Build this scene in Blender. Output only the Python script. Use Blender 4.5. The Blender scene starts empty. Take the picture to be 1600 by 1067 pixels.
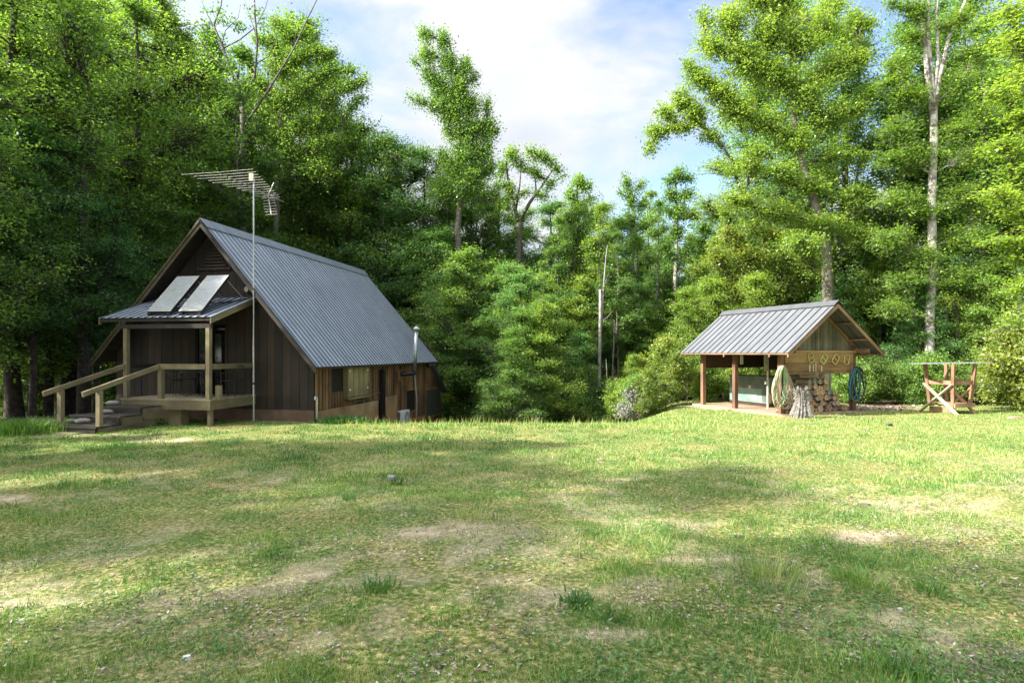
import bpy, math, random
import numpy as np
R = math.radians
C = bpy.context.scene.collection
random.seed(7)
F = 900.0            # focal length of the photograph in its own pixels (1600 wide)
CAM = 1.6
# ------------------------------------------------------------ camera, world, sun
cd = bpy.data.cameras.new('camera'); co = bpy.data.objects.new('camera', cd); C.objects.link(co)
co.location = (0, 0, CAM); co.rotation_euler = (R(90), 0, 0)
cd.sensor_width = 36; cd.lens = 36 * F / 1600; cd.shift_y = 0.0118; cd.clip_end = 3000; cd.clip_start = 0.05
bpy.context.scene.camera = co
SUN_AZ = (-0.965, -0.262); SUN_EL = R(39)
wd = bpy.data.worlds.new('World'); bpy.context.scene.world = wd; wd.use_nodes = True
nt = wd.node_tree; N = nt.nodes; L = nt.links; N.clear()
sky = N.new('ShaderNodeTexSky'); sky.sky_type = 'NISHITA'; sky.sun_disc = False
sky.sun_elevation = SUN_EL; sky.sun_rotation = math.atan2(SUN_AZ[0], SUN_AZ[1]); sky.air_density = 1.0; sky.dust_density = 1.5
sky.altitude = 200
bgn = N.new('ShaderNodeBackground'); outn = N.new('ShaderNodeOutputWorld')
tc = N.new('ShaderNodeTexCoord'); mp = N.new('ShaderNodeMapping'); mp.inputs['Scale'].default_value = (1.0, 1.0, 2.2)
mp.inputs['Location'].default_value = (0.35, 0.0, 0.1)
n1 = N.new('ShaderNodeTexNoise'); n1.inputs['Scale'].default_value = 2.1; n1.inputs['Detail'].default_value = 9; n1.inputs['Roughness'].default_value = 0.55
n1.inputs['Distortion'].default_value = 0.35
cr = N.new('ShaderNodeValToRGB'); cr.color_ramp.elements[0].position = 0.38; cr.color_ramp.elements[1].position = 0.52
cr.color_ramp.elements[0].color = (0.04, 0.04, 0.04, 1); cr.color_ramp.elements[1].color = (1, 1, 1, 1)
n2 = N.new('ShaderNodeTexNoise'); n2.inputs['Scale'].default_value = 3.7; n2.inputs['Detail'].default_value = 8
cr2 = N.new('ShaderNodeValToRGB'); cr2.color_ramp.elements[0].position = 0.3; cr2.color_ramp.elements[1].position = 0.62
cr2.color_ramp.elements[0].color = (2.35, 2.5, 2.75, 1); cr2.color_ramp.elements[1].color = (3.15, 3.15, 3.15, 1)
mx = N.new('ShaderNodeMix'); mx.data_type = 'RGBA'
L.new(tc.outputs['Generated'], mp.inputs['Vector']); L.new(mp.outputs['Vector'], n1.inputs['Vector']); L.new(mp.outputs['Vector'], n2.inputs['Vector'])
L.new(n1.outputs['Fac'], cr.inputs['Fac']); L.new(n2.outputs['Fac'], cr2.inputs['Fac'])
L.new(cr.outputs['Color'], mx.inputs['Factor']); L.new(sky.outputs['Color'], mx.inputs['A'])
# cloud glow round the sun, out of view at left, boosted as added fill light
dp = N.new('ShaderNodeVectorMath'); dp.operation = 'DOT_PRODUCT'; nrm_ = N.new('ShaderNodeVectorMath'); nrm_.operation = 'NORMALIZE'
L.new(tc.outputs['Generated'], nrm_.inputs[0]); L.new(nrm_.outputs[0], dp.inputs[0])
dp.inputs[1].default_value = (SUN_AZ[0] * math.cos(SUN_EL), SUN_AZ[1] * math.cos(SUN_EL), math.sin(SUN_EL))
mr_ = N.new('ShaderNodeMapRange'); mr_.interpolation_type = 'SMOOTHSTEP'; mr_.inputs['From Min'].default_value = .35; mr_.inputs['From Max'].default_value = 1.0; mr_.inputs['To Min'].default_value = 1.0; mr_.inputs['To Max'].default_value = 7.0
L.new(dp.outputs['Value'], mr_.inputs['Value'])
gl = N.new('ShaderNodeVectorMath'); gl.operation = 'SCALE'; L.new(cr2.outputs['Color'], gl.inputs[0]); L.new(mr_.outputs[0], gl.inputs['Scale'])
L.new(gl.outputs[0], mx.inputs['B'])
L.new(mx.outputs['Result'], bgn.inputs['Color']); bgn.inputs['Strength'].default_value = 0.11
L.new(bgn.outputs['Background'], outn.inputs['Surface'])
sl = bpy.data.lights.new('sun', 'SUN'); so = bpy.data.objects.new('sun', sl); C.objects.link(so)
sl.energy = 5.0; sl.angle = R(0.6); sl.color = (1.0, 0.94, 0.84)
from mathutils import Vector, Matrix
sd = Vector((SUN_AZ[0] * math.cos(SUN_EL), SUN_AZ[1] * math.cos(SUN_EL), math.sin(SUN_EL)))
so.rotation_euler = (-sd).to_track_quat('-Z', 'Y').to_euler(); so.location = (-30, -8, 30)
vs = bpy.context.scene.view_settings
vs.view_transform = 'Standard'; vs.look = 'None'; vs.exposure = 1.7; vs.gamma = 1
bpy.context.scene.cycles.max_bounces = 6; bpy.context.scene.cycles.transparent_max_bounces = 4
bpy.context.scene.cycles.diffuse_bounces = 4; bpy.context.scene.cycles.transmission_bounces = 4

# ------------------------------------------------------------ terrain function
def smooth(e0, e1, x):
    t = np.clip((x - e0) / (e1 - e0), 0, 1); return t * t * (3 - 2 * t)
def crest(x):
    x = np.asarray(x, float)
    return 15.2 + 1.6 * smooth(-4, -9, x) + 10.5 * smooth(3.2, 8.8, x)
def ground_h(x, y):
    x = np.asarray(x, float); y = np.asarray(y, float)
    h = -0.02 * np.clip(y, -10, 60)
    d = np.maximum(y - crest(x), 0)
    rate = 0.155 - 0.11 * smooth(5, 12, x)
    dd = np.minimum(d, 34)
    h = h - rate * dd * dd / (dd + 2.0)
    h = h + 0.035 * np.sin(x * 0.55 + 1.3) * np.sin(y * 0.43 + .5) * smooth(2, 6, y) * (1 - smooth(9, 13, y))
    h = h + 0.012 * np.sin(x * 2.1 + y * .7) * np.sin(y * 1.9 - x * .4)
    return h
def gz(x, y): return float(ground_h(x, y))
def at(px, py, Y):      # a point of the place seen at (px, py), Y metres ahead
    return ((px - 800) / F * Y, Y, CAM - (py - 552) / F * Y)

# ------------------------------------------------------------ materials
MATS = {}
def newmat(name):
    m = bpy.data.materials.new(name); m.use_nodes = True; MATS[name] = m
    return m, m.node_tree.nodes, m.node_tree.links, m.node_tree.nodes['Principled BSDF']
def wood(name, c1, c2, axis='z', rough=0.8, grain=1.0, spread=0.7, stain=None, zr=None):
    m, n, l, p = newmat(name)
    t = n.new('ShaderNodeTexCoord'); mpp = n.new('ShaderNodeMapping'); s = {'x': (1.2, 22, 22), 'y': (22, 1.2, 22), 'z': (22, 22, 1.2)}[axis]
    mpp.inputs['Scale'].default_value = s
    a = n.new('ShaderNodeAttribute'); a.attribute_name = 'tone'
    add = n.new('ShaderNodeVectorMath'); add.operation = 'ADD'
    mul = n.new('ShaderNodeMath'); mul.operation = 'MULTIPLY'; mul.inputs[1].default_value = 37.0
    l.new(a.outputs['Fac'], mul.inputs[0]); l.new(t.outputs['Object'], mpp.inputs['Vector'])
    l.new(mpp.outputs['Vector'], add.inputs[0]); l.new(mul.outputs[0], add.inputs[1])
    ns = n.new('ShaderNodeTexNoise'); ns.inputs['Scale'].default_value = 1.0; ns.inputs['Detail'].default_value = 6; ns.inputs['Roughness'].default_value = .65
    ns.inputs['Distortion'].default_value = .6
    l.new(add.outputs[0], ns.inputs['Vector'])
    big = n.new('ShaderNodeTexNoise'); big.inputs['Scale'].default_value = 1.3; big.inputs['Detail'].default_value = 4
    l.new(t.outputs['Object'], big.inputs['Vector'])
    m1 = n.new('ShaderNodeMix'); m1.data_type = 'RGBA'; m1.inputs['A'].default_value = (*c1, 1); m1.inputs['B'].default_value = (*c2, 1)
    f = n.new('ShaderNodeMath'); f.operation = 'MULTIPLY_ADD'; f.inputs[1].default_value = spread; f.inputs[2].default_value = -0.35 * spread + .15
    l.new(a.outputs['Fac'], f.inputs[0])
    f2 = n.new('ShaderNodeMath'); f2.operation = 'MULTIPLY_ADD'; f2.inputs[1].default_value = 1.1 * grain; f2.use_clamp = True
    g0 = n.new('ShaderNodeMath'); g0.operation = 'SUBTRACT'; g0.inputs[1].default_value = .4
    l.new(ns.outputs['Fac'], g0.inputs[0]); l.new(g0.outputs[0], f2.inputs[0]); l.new(f.outputs[0], f2.inputs[2])
    l.new(f2.outputs[0], m1.inputs['Factor'])
    res = m1.outputs['Result']
    m2 = n.new('ShaderNodeMix'); m2.data_type = 'RGBA'; m2.blend_type = 'MULTIPLY'; m2.inputs['Factor'].default_value = .8
    r2 = n.new('ShaderNodeValToRGB'); r2.color_ramp.elements[0].position = .35; r2.color_ramp.elements[0].color = (.45, .43, .42, 1); r2.color_ramp.elements[1].position = .62
    l.new(big.outputs['Fac'], r2.inputs['Fac']); l.new(res, m2.inputs['A']); l.new(r2.outputs['Color'], m2.inputs['B']); res = m2.outputs['Result']
    if stain:           # splashed clay towards the foot of the boards
        sx = n.new('ShaderNodeSeparateXYZ'); l.new(t.outputs['Object'], sx.inputs[0])
        mr = n.new('ShaderNodeMapRange'); mr.inputs['From Min'].default_value = zr[0]; mr.inputs['From Max'].default_value = zr[1]
        mr.inputs['To Min'].default_value = 1; mr.inputs['To Max'].default_value = 0
        nn = n.new('ShaderNodeMath'); nn.operation = 'MULTIPLY_ADD'; nn.inputs[1].default_value = .5
        l.new(big.outputs['Fac'], nn.inputs[0]); l.new(sx.outputs['Z'], nn.inputs[2]); l.new(nn.outputs[0], mr.inputs['Value'])
        m3 = n.new('ShaderNodeMix'); m3.data_type = 'RGBA'; m3.inputs['B'].default_value = (*stain, 1)
        l.new(mr.outputs[0], m3.inputs['Factor']); l.new(res, m3.inputs['A']); res = m3.outputs['Result']
    l.new(res, p.inputs['Base Color']); p.inputs['Roughness'].default_value = rough
    b = n.new('ShaderNodeBump'); b.inputs['Strength'].default_value = .35; b.inputs['Distance'].default_value = .01
    l.new(ns.outputs['Fac'], b.inputs['Height']); l.new(b.outputs[0], p.inputs['Normal'])
    return m
def plain(name, c, rough=.5, metal=0.0, c2=None, scale=6, bump=0, lo=.4, hi=.65):
    m, n, l, p = newmat(name)
    p.inputs['Roughness'].default_value = rough; p.inputs['Metallic'].default_value = metal
    t = n.new('ShaderNodeTexCoord'); ns = n.new('ShaderNodeTexNoise'); ns.inputs['Scale'].default_value = scale; ns.inputs['Detail'].default_value = 7
    l.new(t.outputs['Object'], ns.inputs['Vector'])
    r = n.new('ShaderNodeValToRGB'); r.color_ramp.elements[0].position = lo; r.color_ramp.elements[1].position = hi
    r.color_ramp.elements[0].color = (*c, 1); r.color_ramp.elements[1].color = (*(c2 or tuple(v * .8 for v in c)), 1)
    l.new(ns.outputs['Fac'], r.inputs['Fac']); l.new(r.outputs['Color'], p.inputs['Base Color'])
    if bump:
        b = n.new('ShaderNodeBump'); b.inputs['Strength'].default_value = bump; b.inputs['Distance'].default_value = .02
        l.new(ns.outputs['Fac'], b.inputs['Height']); l.new(b.outputs[0], p.inputs['Normal'])
    return m
def leafmat(name, dark, mid, lite, trans=.45, tcol=None):
    m, n, l, p = newmat(name)
    a = n.new('ShaderNodeAttribute'); a.attribute_name = 'tone'
    oi = n.new('ShaderNodeObjectInfo')
    f = n.new('ShaderNodeMath'); f.operation = 'MULTIPLY_ADD'; f.inputs[1].default_value = .36
    l.new(oi.outputs['Random'], f.inputs[0]); l.new(a.outputs['Fac'], f.inputs[2])
    g = n.new('ShaderNodeMath'); g.operation = 'SUBTRACT'; g.inputs[1].default_value = .18; l.new(f.outputs[0], g.inputs[0])
    r = n.new('ShaderNodeValToRGB'); e = r.color_ramp.elements
    e[0].position = .05; e[0].color = (*dark, 1); e[1].position = .97; e[1].color = (*lite, 1); k = e.new(.5); k.color = (*mid, 1)
    l.new(g.outputs[0], r.inputs['Fac']); l.new(r.outputs['Color'], p.inputs['Base Color'])
    p.inputs['Roughness'].default_value = .45; p.inputs['Specular IOR Level'].default_value = .5
    tr = n.new('ShaderNodeBsdfTranslucent')
    hv = n.new('ShaderNodeMix'); hv.data_type = 'RGBA'; hv.blend_type = 'MULTIPLY'; hv.inputs['Factor'].default_value = 1
    hv.inputs['B'].default_value = (*(tcol or (1.9, 1.75, .7)), 1)
    l.new(r.outputs['Color'], hv.inputs['A']); l.new(hv.outputs['Result'], tr.inputs['Color'])
    ms = n.new('ShaderNodeMixShader'); ms.inputs[0].default_value = trans
    l.new(p.outputs[0], ms.inputs[1]); l.new(tr.outputs[0], ms.inputs[2])
    l.new(ms.outputs[0], n['Material Output'].inputs['Surface'])
    return m
def metal_roof(name, c1, c2, rough, metal, rib_shade=(.02, .024, .03)):
    m, n, l, p = newmat(name)
    t = n.new('ShaderNodeTexCoord'); mpp = n.new('ShaderNodeMapping'); mpp.inputs['Scale'].default_value = (.5, 2.0, .5)
    l.new(t.outputs['Object'], mpp.inputs['Vector'])
    ns = n.new('ShaderNodeTexNoise'); ns.inputs['Scale'].default_value = 1.8; ns.inputs['Detail'].default_value = 8; ns.inputs['Roughness'].default_value = .7
    l.new(mpp.outputs[0], ns.inputs['Vector'])
    r = n.new('ShaderNodeValToRGB'); r.color_ramp.elements[0].position = .33; r.color_ramp.elements[1].position = .68
    r.color_ramp.elements[0].color = (*c1, 1); r.color_ramp.elements[1].color = (*c2, 1)
    l.new(ns.outputs['Fac'], r.inputs['Fac'])
    at_ = n.new('ShaderNodeAttribute'); at_.attribute_name = 'tone'; mm = n.new('ShaderNodeMix'); mm.data_type = 'RGBA'; mm.inputs['A'].default_value = (*rib_shade, 1)  # shade and dark reflections on the rib sides are painted in as colour
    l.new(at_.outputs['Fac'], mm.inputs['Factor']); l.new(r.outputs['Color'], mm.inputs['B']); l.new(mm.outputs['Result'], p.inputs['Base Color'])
    q = n.new('ShaderNodeMath'); q.operation = 'MULTIPLY_ADD'; q.inputs[1].default_value = .25; q.inputs[2].default_value = rough - .1
    l.new(ns.outputs['Fac'], q.inputs[0]); l.new(q.outputs[0], p.inputs['Roughness']); p.inputs['Metallic'].default_value = metal
    return m
M = {}
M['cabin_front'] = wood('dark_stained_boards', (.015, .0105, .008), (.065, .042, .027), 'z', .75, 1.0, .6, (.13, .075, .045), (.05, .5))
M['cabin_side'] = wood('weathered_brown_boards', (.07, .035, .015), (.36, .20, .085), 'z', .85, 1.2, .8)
M['ply'] = wood('clay_stained_plywood', (.30, .19, .085), (.42, .31, .17), 'z', .85, .8, .7, (.42, .17, .06), (-.9, .3))
M['dark'] = plain('dark_interior', (.008, .007, .006), .9, c2=(.012, .01, .008))
M['trim_dark'] = wood('dark_trim', (.018, .013, .01), (.05, .036, .026), 'y', .7, .8, .5)
M['rake'] = wood('mossy_rake_board', (.06, .045, .022), (.12, .10, .045), 'y', .8, 1, .5)
M['deck'] = wood('treated_deck_wood', (.13, .105, .055), (.30, .25, .145), 'x', .75, 1, .6)
M['deckv'] = wood('treated_post_wood', (.13, .105, .055), (.30, .25, .145), 'z', .75, 1, .6)
M['decktop'] = wood('worn_deck_boards', (.22, .18, .11), (.46, .40, .27), 'x', .75, 1, .7)  # deck top, coloured lighter than fascia and posts
M['decky'] = wood('treated_rail_wood', (.13, .105, .055), (.30, .25, .145), 'y', .75, 1, .6)
M['tie'] = wood('old_dark_step_timber', (.022, .018, .014), (.12, .10, .075), 'x', .6, 1, .6)
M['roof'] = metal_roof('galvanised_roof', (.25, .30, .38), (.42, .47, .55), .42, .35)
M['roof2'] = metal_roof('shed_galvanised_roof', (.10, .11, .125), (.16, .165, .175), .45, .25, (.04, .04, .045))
M['galv'] = plain('galvanised_steel', (.52, .54, .55), .3, .85, (.42, .44, .45), 9)
M['alu'] = plain('aluminium_tube', (.38, .38, .36), .5, .6, (.28, .25, .19), 14)
M['black'] = plain('black_metal', (.012, .012, .013), .45, .3, (.02, .02, .02))
M['shedred'] = wood('reddish_post_wood', (.12, .055, .03), (.28, .16, .09), 'z', .8, 1.1, .7)
M['shedx'] = wood('shed_plank_wood', (.14, .075, .028), (.42, .27, .11), 'x', .75, 1.2, .8)
M['shedy'] = wood('shed_rafter_wood', (.17, .095, .045), (.34, .21, .11), 'y', .8, 1, .7)
M['shedgrey'] = wood('grey_gable_boards', (.10, .095, .065), (.24, .225, .15), 'z', .85, 1, .8)
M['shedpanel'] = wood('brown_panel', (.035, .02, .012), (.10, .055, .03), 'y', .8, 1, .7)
M['palewood'] = wood('pale_bleached_wood', (.36, .27, .19), (.58, .48, .36), 'z', .8, 1, .8)  # front cross braces only, paler than the other stand wood
M['tablewood'] = wood('cedar_frame_wood', (.22, .12, .065), (.52, .33, .20), 'z', .8, 1, .8)
M['greenpaint'] = plain('faded_green_paint', (.14, .24, .20), .5, 0, (.22, .31, .25), 2.2, .1)
M['greendark'] = plain('worn_dark_green_paint', (.07, .10, .08), .6, 0, (.11, .13, .10), 3)
M['white'] = plain('white_plastic', (.72, .74, .74), .4, 0, (.66, .67, .66), 3)
M['cream'] = plain('cream_paint', (.46, .44, .33), .5, 0, (.38, .36, .27), 5)
M['palegreen'] = plain('pale_green_enamel', (.46, .52, .44), .45, 0, (.40, .45, .38), 3)
M['concrete'] = plain('clay_dusted_slab', (.30, .215, .15), .9, 0, (.25, .155, .095), 2.2, .2)
M['stone'] = plain('grey_field_stone', (.30, .28, .25), .85, 0, (.18, .17, .15), 7, .4)
M['stump'] = plain('silvered_dead_wood', (.19, .175, .16), .85, 0, (.085, .075, .065), 12, .5, .40, .65)
M['bark'] = plain('log_bark', (.13, .10, .075), .9, 0, (.24, .20, .155), 18, .7)
M['logend'] = plain('cut_log_end', (.42, .28, .15), .8, 0, (.24, .15, .08), 9, .2)
M['logend3'] = plain('brown_log_end', (.34, .20, .10), .8, 0, (.17, .10, .055), 14, .2)
M['logend2'] = plain('weathered_log_end', (.26, .23, .19), .85, 0, (.14, .12, .10), 9, .2)
M['hose1'] = plain('cream_hose', (.40, .33, .22), .5, 0, (.32, .25, .15), 30)
M['hose2'] = plain('green_hose', (.22, .42, .20), .45, 0, (.30, .46, .26), 30)
M['hose3'] = plain('teal_hose', (.02, .11, .13), .4, 0, (.03, .15, .16), 30)
M['hose4'] = plain('black_hose', (.02, .022, .025), .45, 0, (.035, .04, .035), 30)
M['framey'] = plain('yellowed_frame', (.45, .42, .13), .5, .0, (.36, .22, .09), 20)
M['frameg'] = plain('greenish_frame', (.42, .50, .18), .5, .0, (.36, .34, .10), 20)
m, n, l, p = newmat('dark_glass'); p.inputs['Base Color'].default_value = (.006, .007, .008, 1); p.inputs['Roughness'].default_value = .06; M['glass'] = m
# solar collector glass: fine ribs over a pale absorber
m, n, l, p = newmat('collector_glass'); p.inputs['Base Color'].default_value = (.55, .60, .68, 1); p.inputs['Roughness'].default_value = .25; p.inputs['Metallic'].default_value = .6
M['collector'] = m
m, n, l, p = newmat('screen_mesh'); p.inputs['Base Color'].default_value = (.075, .085, .07, 1); p.inputs['Roughness'].default_value = .55; M['screen'] = m
M['trunk'] = plain('grey_brown_bark', (.085, .07, .055), .9, 0, (.16, .145, .12), 5, .6)
M['trunkdark'] = plain('dark_bark', (.035, .028, .022), .95, 0, (.075, .062, .05), 6, .6)
M['trunkpale'] = plain('pale_bark', (.33, .31, .275), .85, 0, (.12, .105, .085), 4.5, .5, .45, .62)
M['trunkgrey'] = plain('dead_grey_wood', (.26, .245, .23), .9, 0, (.15, .14, .13), 5, .4)
M['leaf'] = leafmat('broad_leaves', (.060, .14, .034), (.14, .27, .058), (.28, .40, .085))
M['leafdark'] = leafmat('deep_green_leaves', (.050, .145, .052), (.105, .245, .078), (.21, .35, .10))
M['leafyel'] = leafmat('yellow_green_leaves', (.085, .17, .032), (.19, .31, .055), (.34, .43, .085))
M['laurel'] = leafmat('laurel_leaves', (.05, .11, .022), (.13, .22, .036), (.33, .36, .07))
M['flower'] = plain('pale_blossom', (.30, .28, .28), .7, 0, (.12, .16, .09), 20)

# ------------------------------------------------------------ builders
OFF = {}
class MB:
    def __init__(s): s.v = []; s.f = []; s.t = []; s.m = []
    def add(s, vs_, fs_, tone=None, mi=0):
        b = len(s.v); tone = random.random() if tone is None else tone
        s.v += [tuple(q) for q in vs_]
        for q in fs_: s.f.append(tuple(b + i for i in q)); s.t.append(tone); s.m.append(mi)
    def hexa(s, p, tone=None, mi=0):   # 8 corners: bottom 4 ccw, top 4 ccw
        s.add(p, [(3, 2, 1, 0), (4, 5, 6, 7), (0, 1, 5, 4), (1, 2, 6, 5), (2, 3, 7, 6), (3, 0, 4, 7)], tone, mi)
    def box(s, x0, x1, y0, y1, z0, z1, tone=None, mi=0):
        s.hexa([(x0, y0, z0), (x1, y0, z0), (x1, y1, z0), (x0, y1, z0), (x0, y0, z1), (x1, y0, z1), (x1, y1, z1), (x0, y1, z1)], tone, mi)
    def beam(s, a, b, w, h, up=(0, 0, 1), tone=None, mi=0):
        a = Vector(a); b = Vector(b); d = (b - a).normalized(); u = Vector(up)
        if abs(d.dot(u)) > .98: u = Vector((0, 1, 0))
        sx = d.cross(u).normalized() * w / 2; sz = sx.cross(d).normalized() * h / 2
        s.hexa([a - sx - sz, b - sx - sz, b + sx - sz, a + sx - sz, a - sx + sz, b - sx + sz, b + sx + sz, a + sx + sz], tone, mi)
    def tube(s, pts, r, n=8, tone=None, mi=0, closed=False):
        pts = [Vector(p) for p in pts]; k = len(pts); rr = r if isinstance(r, (list, tuple)) else [r] * k
        vs_ = []; fs_ = []; prev = None
        for i, p in enumerate(pts):
            if closed: d = pts[(i + 1) % k] - pts[i - 1]
            else: d = pts[min(i + 1, k - 1)] - pts[max(i - 1, 0)]
            d = d.normalized() if d.length > 1e-9 else Vector((0, 0, 1))
            if prev is None:
                u = d.cross(Vector((0, 0, 1)));  u = u if u.length > .1 else d.cross(Vector((0, 1, 0)))
            else: u = prev - d * prev.dot(d)
            u.normalize(); prev = u; w = d.cross(u)
            for j in range(n):
                an = 2 * math.pi * j / n; vs_.append(p + (u * math.cos(an) + w * math.sin(an)) * rr[i])
        for i in range(k if closed else k - 1):
            i2 = (i + 1) % k
            for j in range(n): fs_.append((i * n + j, i * n + (j + 1) % n, i2 * n + (j + 1) % n, i2 * n + j))
        if not closed: fs_.append(tuple(range(n))[::-1]); fs_.append(tuple((k - 1) * n + j for j in range(n)))
        s.add(vs_, fs_, tone, mi)
    def build(s, name, mat, parent=None, smooth=False, mats=None, bevel=0):
        me = bpy.data.meshes.new(name); dz = OFF.get(root_of(parent).name, (0, 0, 0)) if parent else (0, 0, 0)
        me.from_pydata([(a - dz[0], b - dz[1], c - dz[2]) for a, b, c in s.v], [], s.f)
        for q in (mats or [mat]): me.materials.append(q)
        at_ = me.attributes.new('tone', 'FLOAT', 'FACE'); at_.data.foreach_set('value', s.t)
        me.polygons.foreach_set('material_index', s.m)
        if smooth: me.polygons.foreach_set('use_smooth', [True] * len(s.f))
        me.update(); o = bpy.data.objects.new(name, me); C.objects.link(o)
        if parent: o.parent = parent
        if bevel:
            bv = o.modifiers.new('bevel', 'BEVEL'); bv.width = bevel; bv.segments = 1; bv.limit_method = 'ANGLE'
        return o
def root_of(o):
    while o.parent: o = o.parent
    return o
def tag(o, label=None, cat=None, group=None, kind=None):
    if label: o['label'] = label
    if cat: o['category'] = cat
    if group: o['group'] = group
    if kind: o['kind'] = kind
    return o
def thing(name, label, cat, loc, rz=0, group=None, off=(0, 0, 0)):
    """Empty at the base; meshes under it are written in local metres, off is subtracted."""
    o = bpy.data.objects.new(name, None); C.objects.link(o); o.location = loc; o.rotation_euler = (0, 0, rz)
    o.empty_display_size = .3; OFF[o.name] = off
    return tag(o, label, cat, group)
def npmesh(name, V, Fq, mat, tone=None, parent=None, smooth=False, mats=None, mi=None):
    V = np.ascontiguousarray(V, dtype=np.float32); Fq = np.ascontiguousarray(Fq, dtype=np.int32); k = Fq.shape[1]
    me = bpy.data.meshes.new(name); me.vertices.add(len(V)); me.vertices.foreach_set('co', V.ravel())
    me.loops.add(Fq.size); me.loops.foreach_set('vertex_index', Fq.ravel())
    me.polygons.add(len(Fq)); me.polygons.foreach_set('loop_start', np.arange(0, Fq.size, k, dtype=np.int32))
    for q in (mats or [mat]): me.materials.append(q)
    if smooth: me.polygons.foreach_set('use_smooth', np.ones(len(Fq), dtype=bool))
    if mi is not None: me.polygons.foreach_set('material_index', mi.astype(np.int32))
    me.update(calc_edges=True)
    if tone is not None:
        a = me.attributes.new('tone', 'FLOAT', 'FACE'); a.data.foreach_set('value', tone.astype(np.float32))
    o = bpy.data.objects.new(name, me); C.objects.link(o)
    if parent: o.parent = parent
    return o
def dup(root, loc, rz, sc=1.0, label=None, group=None, mat=None):
    r = root.copy(); C.objects.link(r); r.location = loc; r.rotation_euler = (0, 0, rz); r.scale = (sc, sc, sc) if not isinstance(sc, tuple) else sc
    if label: r['label'] = label
    if group: r['group'] = group
    for ch in root.children:
        c = ch.copy(); C.objects.link(c); c.parent = r
        if mat and c.name.startswith('crown'): c.material_slots[0].link = 'OBJECT'; c.material_slots[0].material = mat
        for g in ch.children:
            d = g.copy(); C.objects.link(d); d.parent = c
    return r
def ribbed(mb, o, du, ds, lu, ls, sp, h, rw=.055, top=.028, tone=.5, rib_shade_tone=.1):
    """sheet with raised ribs running along ds; o corner, du/ds unit vectors"""
    o = Vector(o); du = Vector(du).normalized(); ds = Vector(ds).normalized(); nn = du.cross(ds).normalized()
    if nn.z < 0: nn = -nn
    prof = [(0, 0)]; u = sp * .5
    while u < lu - .05:
        prof += [(u - rw / 2, 0), (u - top / 2, h), (u + top / 2, h), (u + rw / 2, 0)]; u += sp
    prof.append((lu, 0)); vs_ = []
    for a, b in prof: vs_ += [o + du * a + nn * b, o + du * a + nn * b + ds * ls]
    for i in range(len(prof) - 1):
        mb.add(vs_[2 * i:2 * i + 4], [(0, 2, 3, 1)], 1.0 if i % 4 == 0 else (.55 if i % 4 == 2 else rib_shade_tone))  # rib faces toned darker than the pans: painted rib shade
# ============================================================ THE SETTING: ground
def axis_pts(lo, hi, dlo, dhi, fine, coarse):
    a = list(np.arange(lo, dlo, coarse)) + list(np.arange(dlo, dhi, fine)) + list(np.arange(dhi, hi + coarse, coarse))
    return np.array(a)
def vnoise(x, y, s, seed=0):
    rs = np.random.RandomState(seed); g = rs.rand(64, 64)
    xx = x * s + 100.3; yy = y * s + 100.7; xi = np.floor(xx).astype(int); yi = np.floor(yy).astype(int)
    fx = xx - xi; fy = yy - yi; fx = fx * fx * (3 - 2 * fx); fy = fy * fy * (3 - 2 * fy)
    a = g[xi % 64, yi % 64]; b = g[(xi + 1) % 64, yi % 64]; c = g[xi % 64, (yi + 1) % 64]; d = g[(xi + 1) % 64, (yi + 1) % 64]
    return (a * (1 - fx) + b * fx) * (1 - fy) + (c * (1 - fx) + d * fx) * fy
def fbm(x, y, s, seed=0): return vnoise(x, y, s, seed) * .5 + vnoise(x, y, s * 2.1, seed + 1) * .3 + vnoise(x, y, s * 4.3, seed + 2) * .2
CA = math.atan(174 / F); C0 = Vector((-5.684, 16.61, 0))
SB = math.atan(340 / F); S0 = Vector((8.571, 18.37, 0))
def cab_local(x, y):
    dx = x - C0.x; dy = y - C0.y
    return dx * math.cos(CA) - dy * math.sin(CA), dx * math.sin(CA) + dy * math.cos(CA)
def shed_local(x, y):
    dx = x - S0.x; dy = y - S0.y
    return dx * math.cos(SB) + dy * math.sin(SB), -dx * math.sin(SB) + dy * math.cos(SB)
PATCH = [(-7.5, 12.5, 1.0, .4), (-5.8, 6.9, .8, .13), (1.35, 8.1, .3, .16), (2.0, 4.25, .62, .18), (1.35, 6.0, .55, .22), (-.6, 5.6, .45, .25),
         (-9.6, 13.2, 1.0, .4), (1.5, 4.7, .4, .1), (3.3, 5.4, .5, .12), (-3.3, 3.9, .4, .12), (-1.5, 4.3, .25, .08), (2.6, 3.6, .35, .1), (.6, 3.4, .3, .08)]
def bare(x, y):
    b = np.zeros_like(x); w = (fbm(x, y, 2.3, 5) - .5) * 2.2 + (fbm(x, y, 7.1, 8) - .5) * 1.8
    for cx, cy, rx, ry in PATCH: b = np.maximum(b, .9 * smooth(.30, .62, fbm(x, y, 3.3, 9)) * smooth(1.25, .3, np.hypot((x - cx) / rx, (y - cy) / ry / 1.3) * .9 + w * .8))
    g_ = fbm(x, y, .75, 55) * .55 + fbm(x, y, 3.1, 56) * .45; b = np.maximum(b, .45 * smooth(.47, .64, g_) * smooth(12, 7, y) * smooth(.25, .6, vnoise(x, y, 6.5, 58)))
    v, u = shed_local(x, y)
    b = np.maximum(b, smooth(.5, -.1, np.maximum(np.maximum(-v - .1, v - 3.6), np.maximum(-u - .1, u - 4.8)) + w * .25))
    v, u = cab_local(x, y)
    b = np.maximum(b, smooth(.45, .0, np.maximum(np.maximum(v, -v - 7), np.maximum(-u, u - 12)) + w * .3))
    return b
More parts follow.
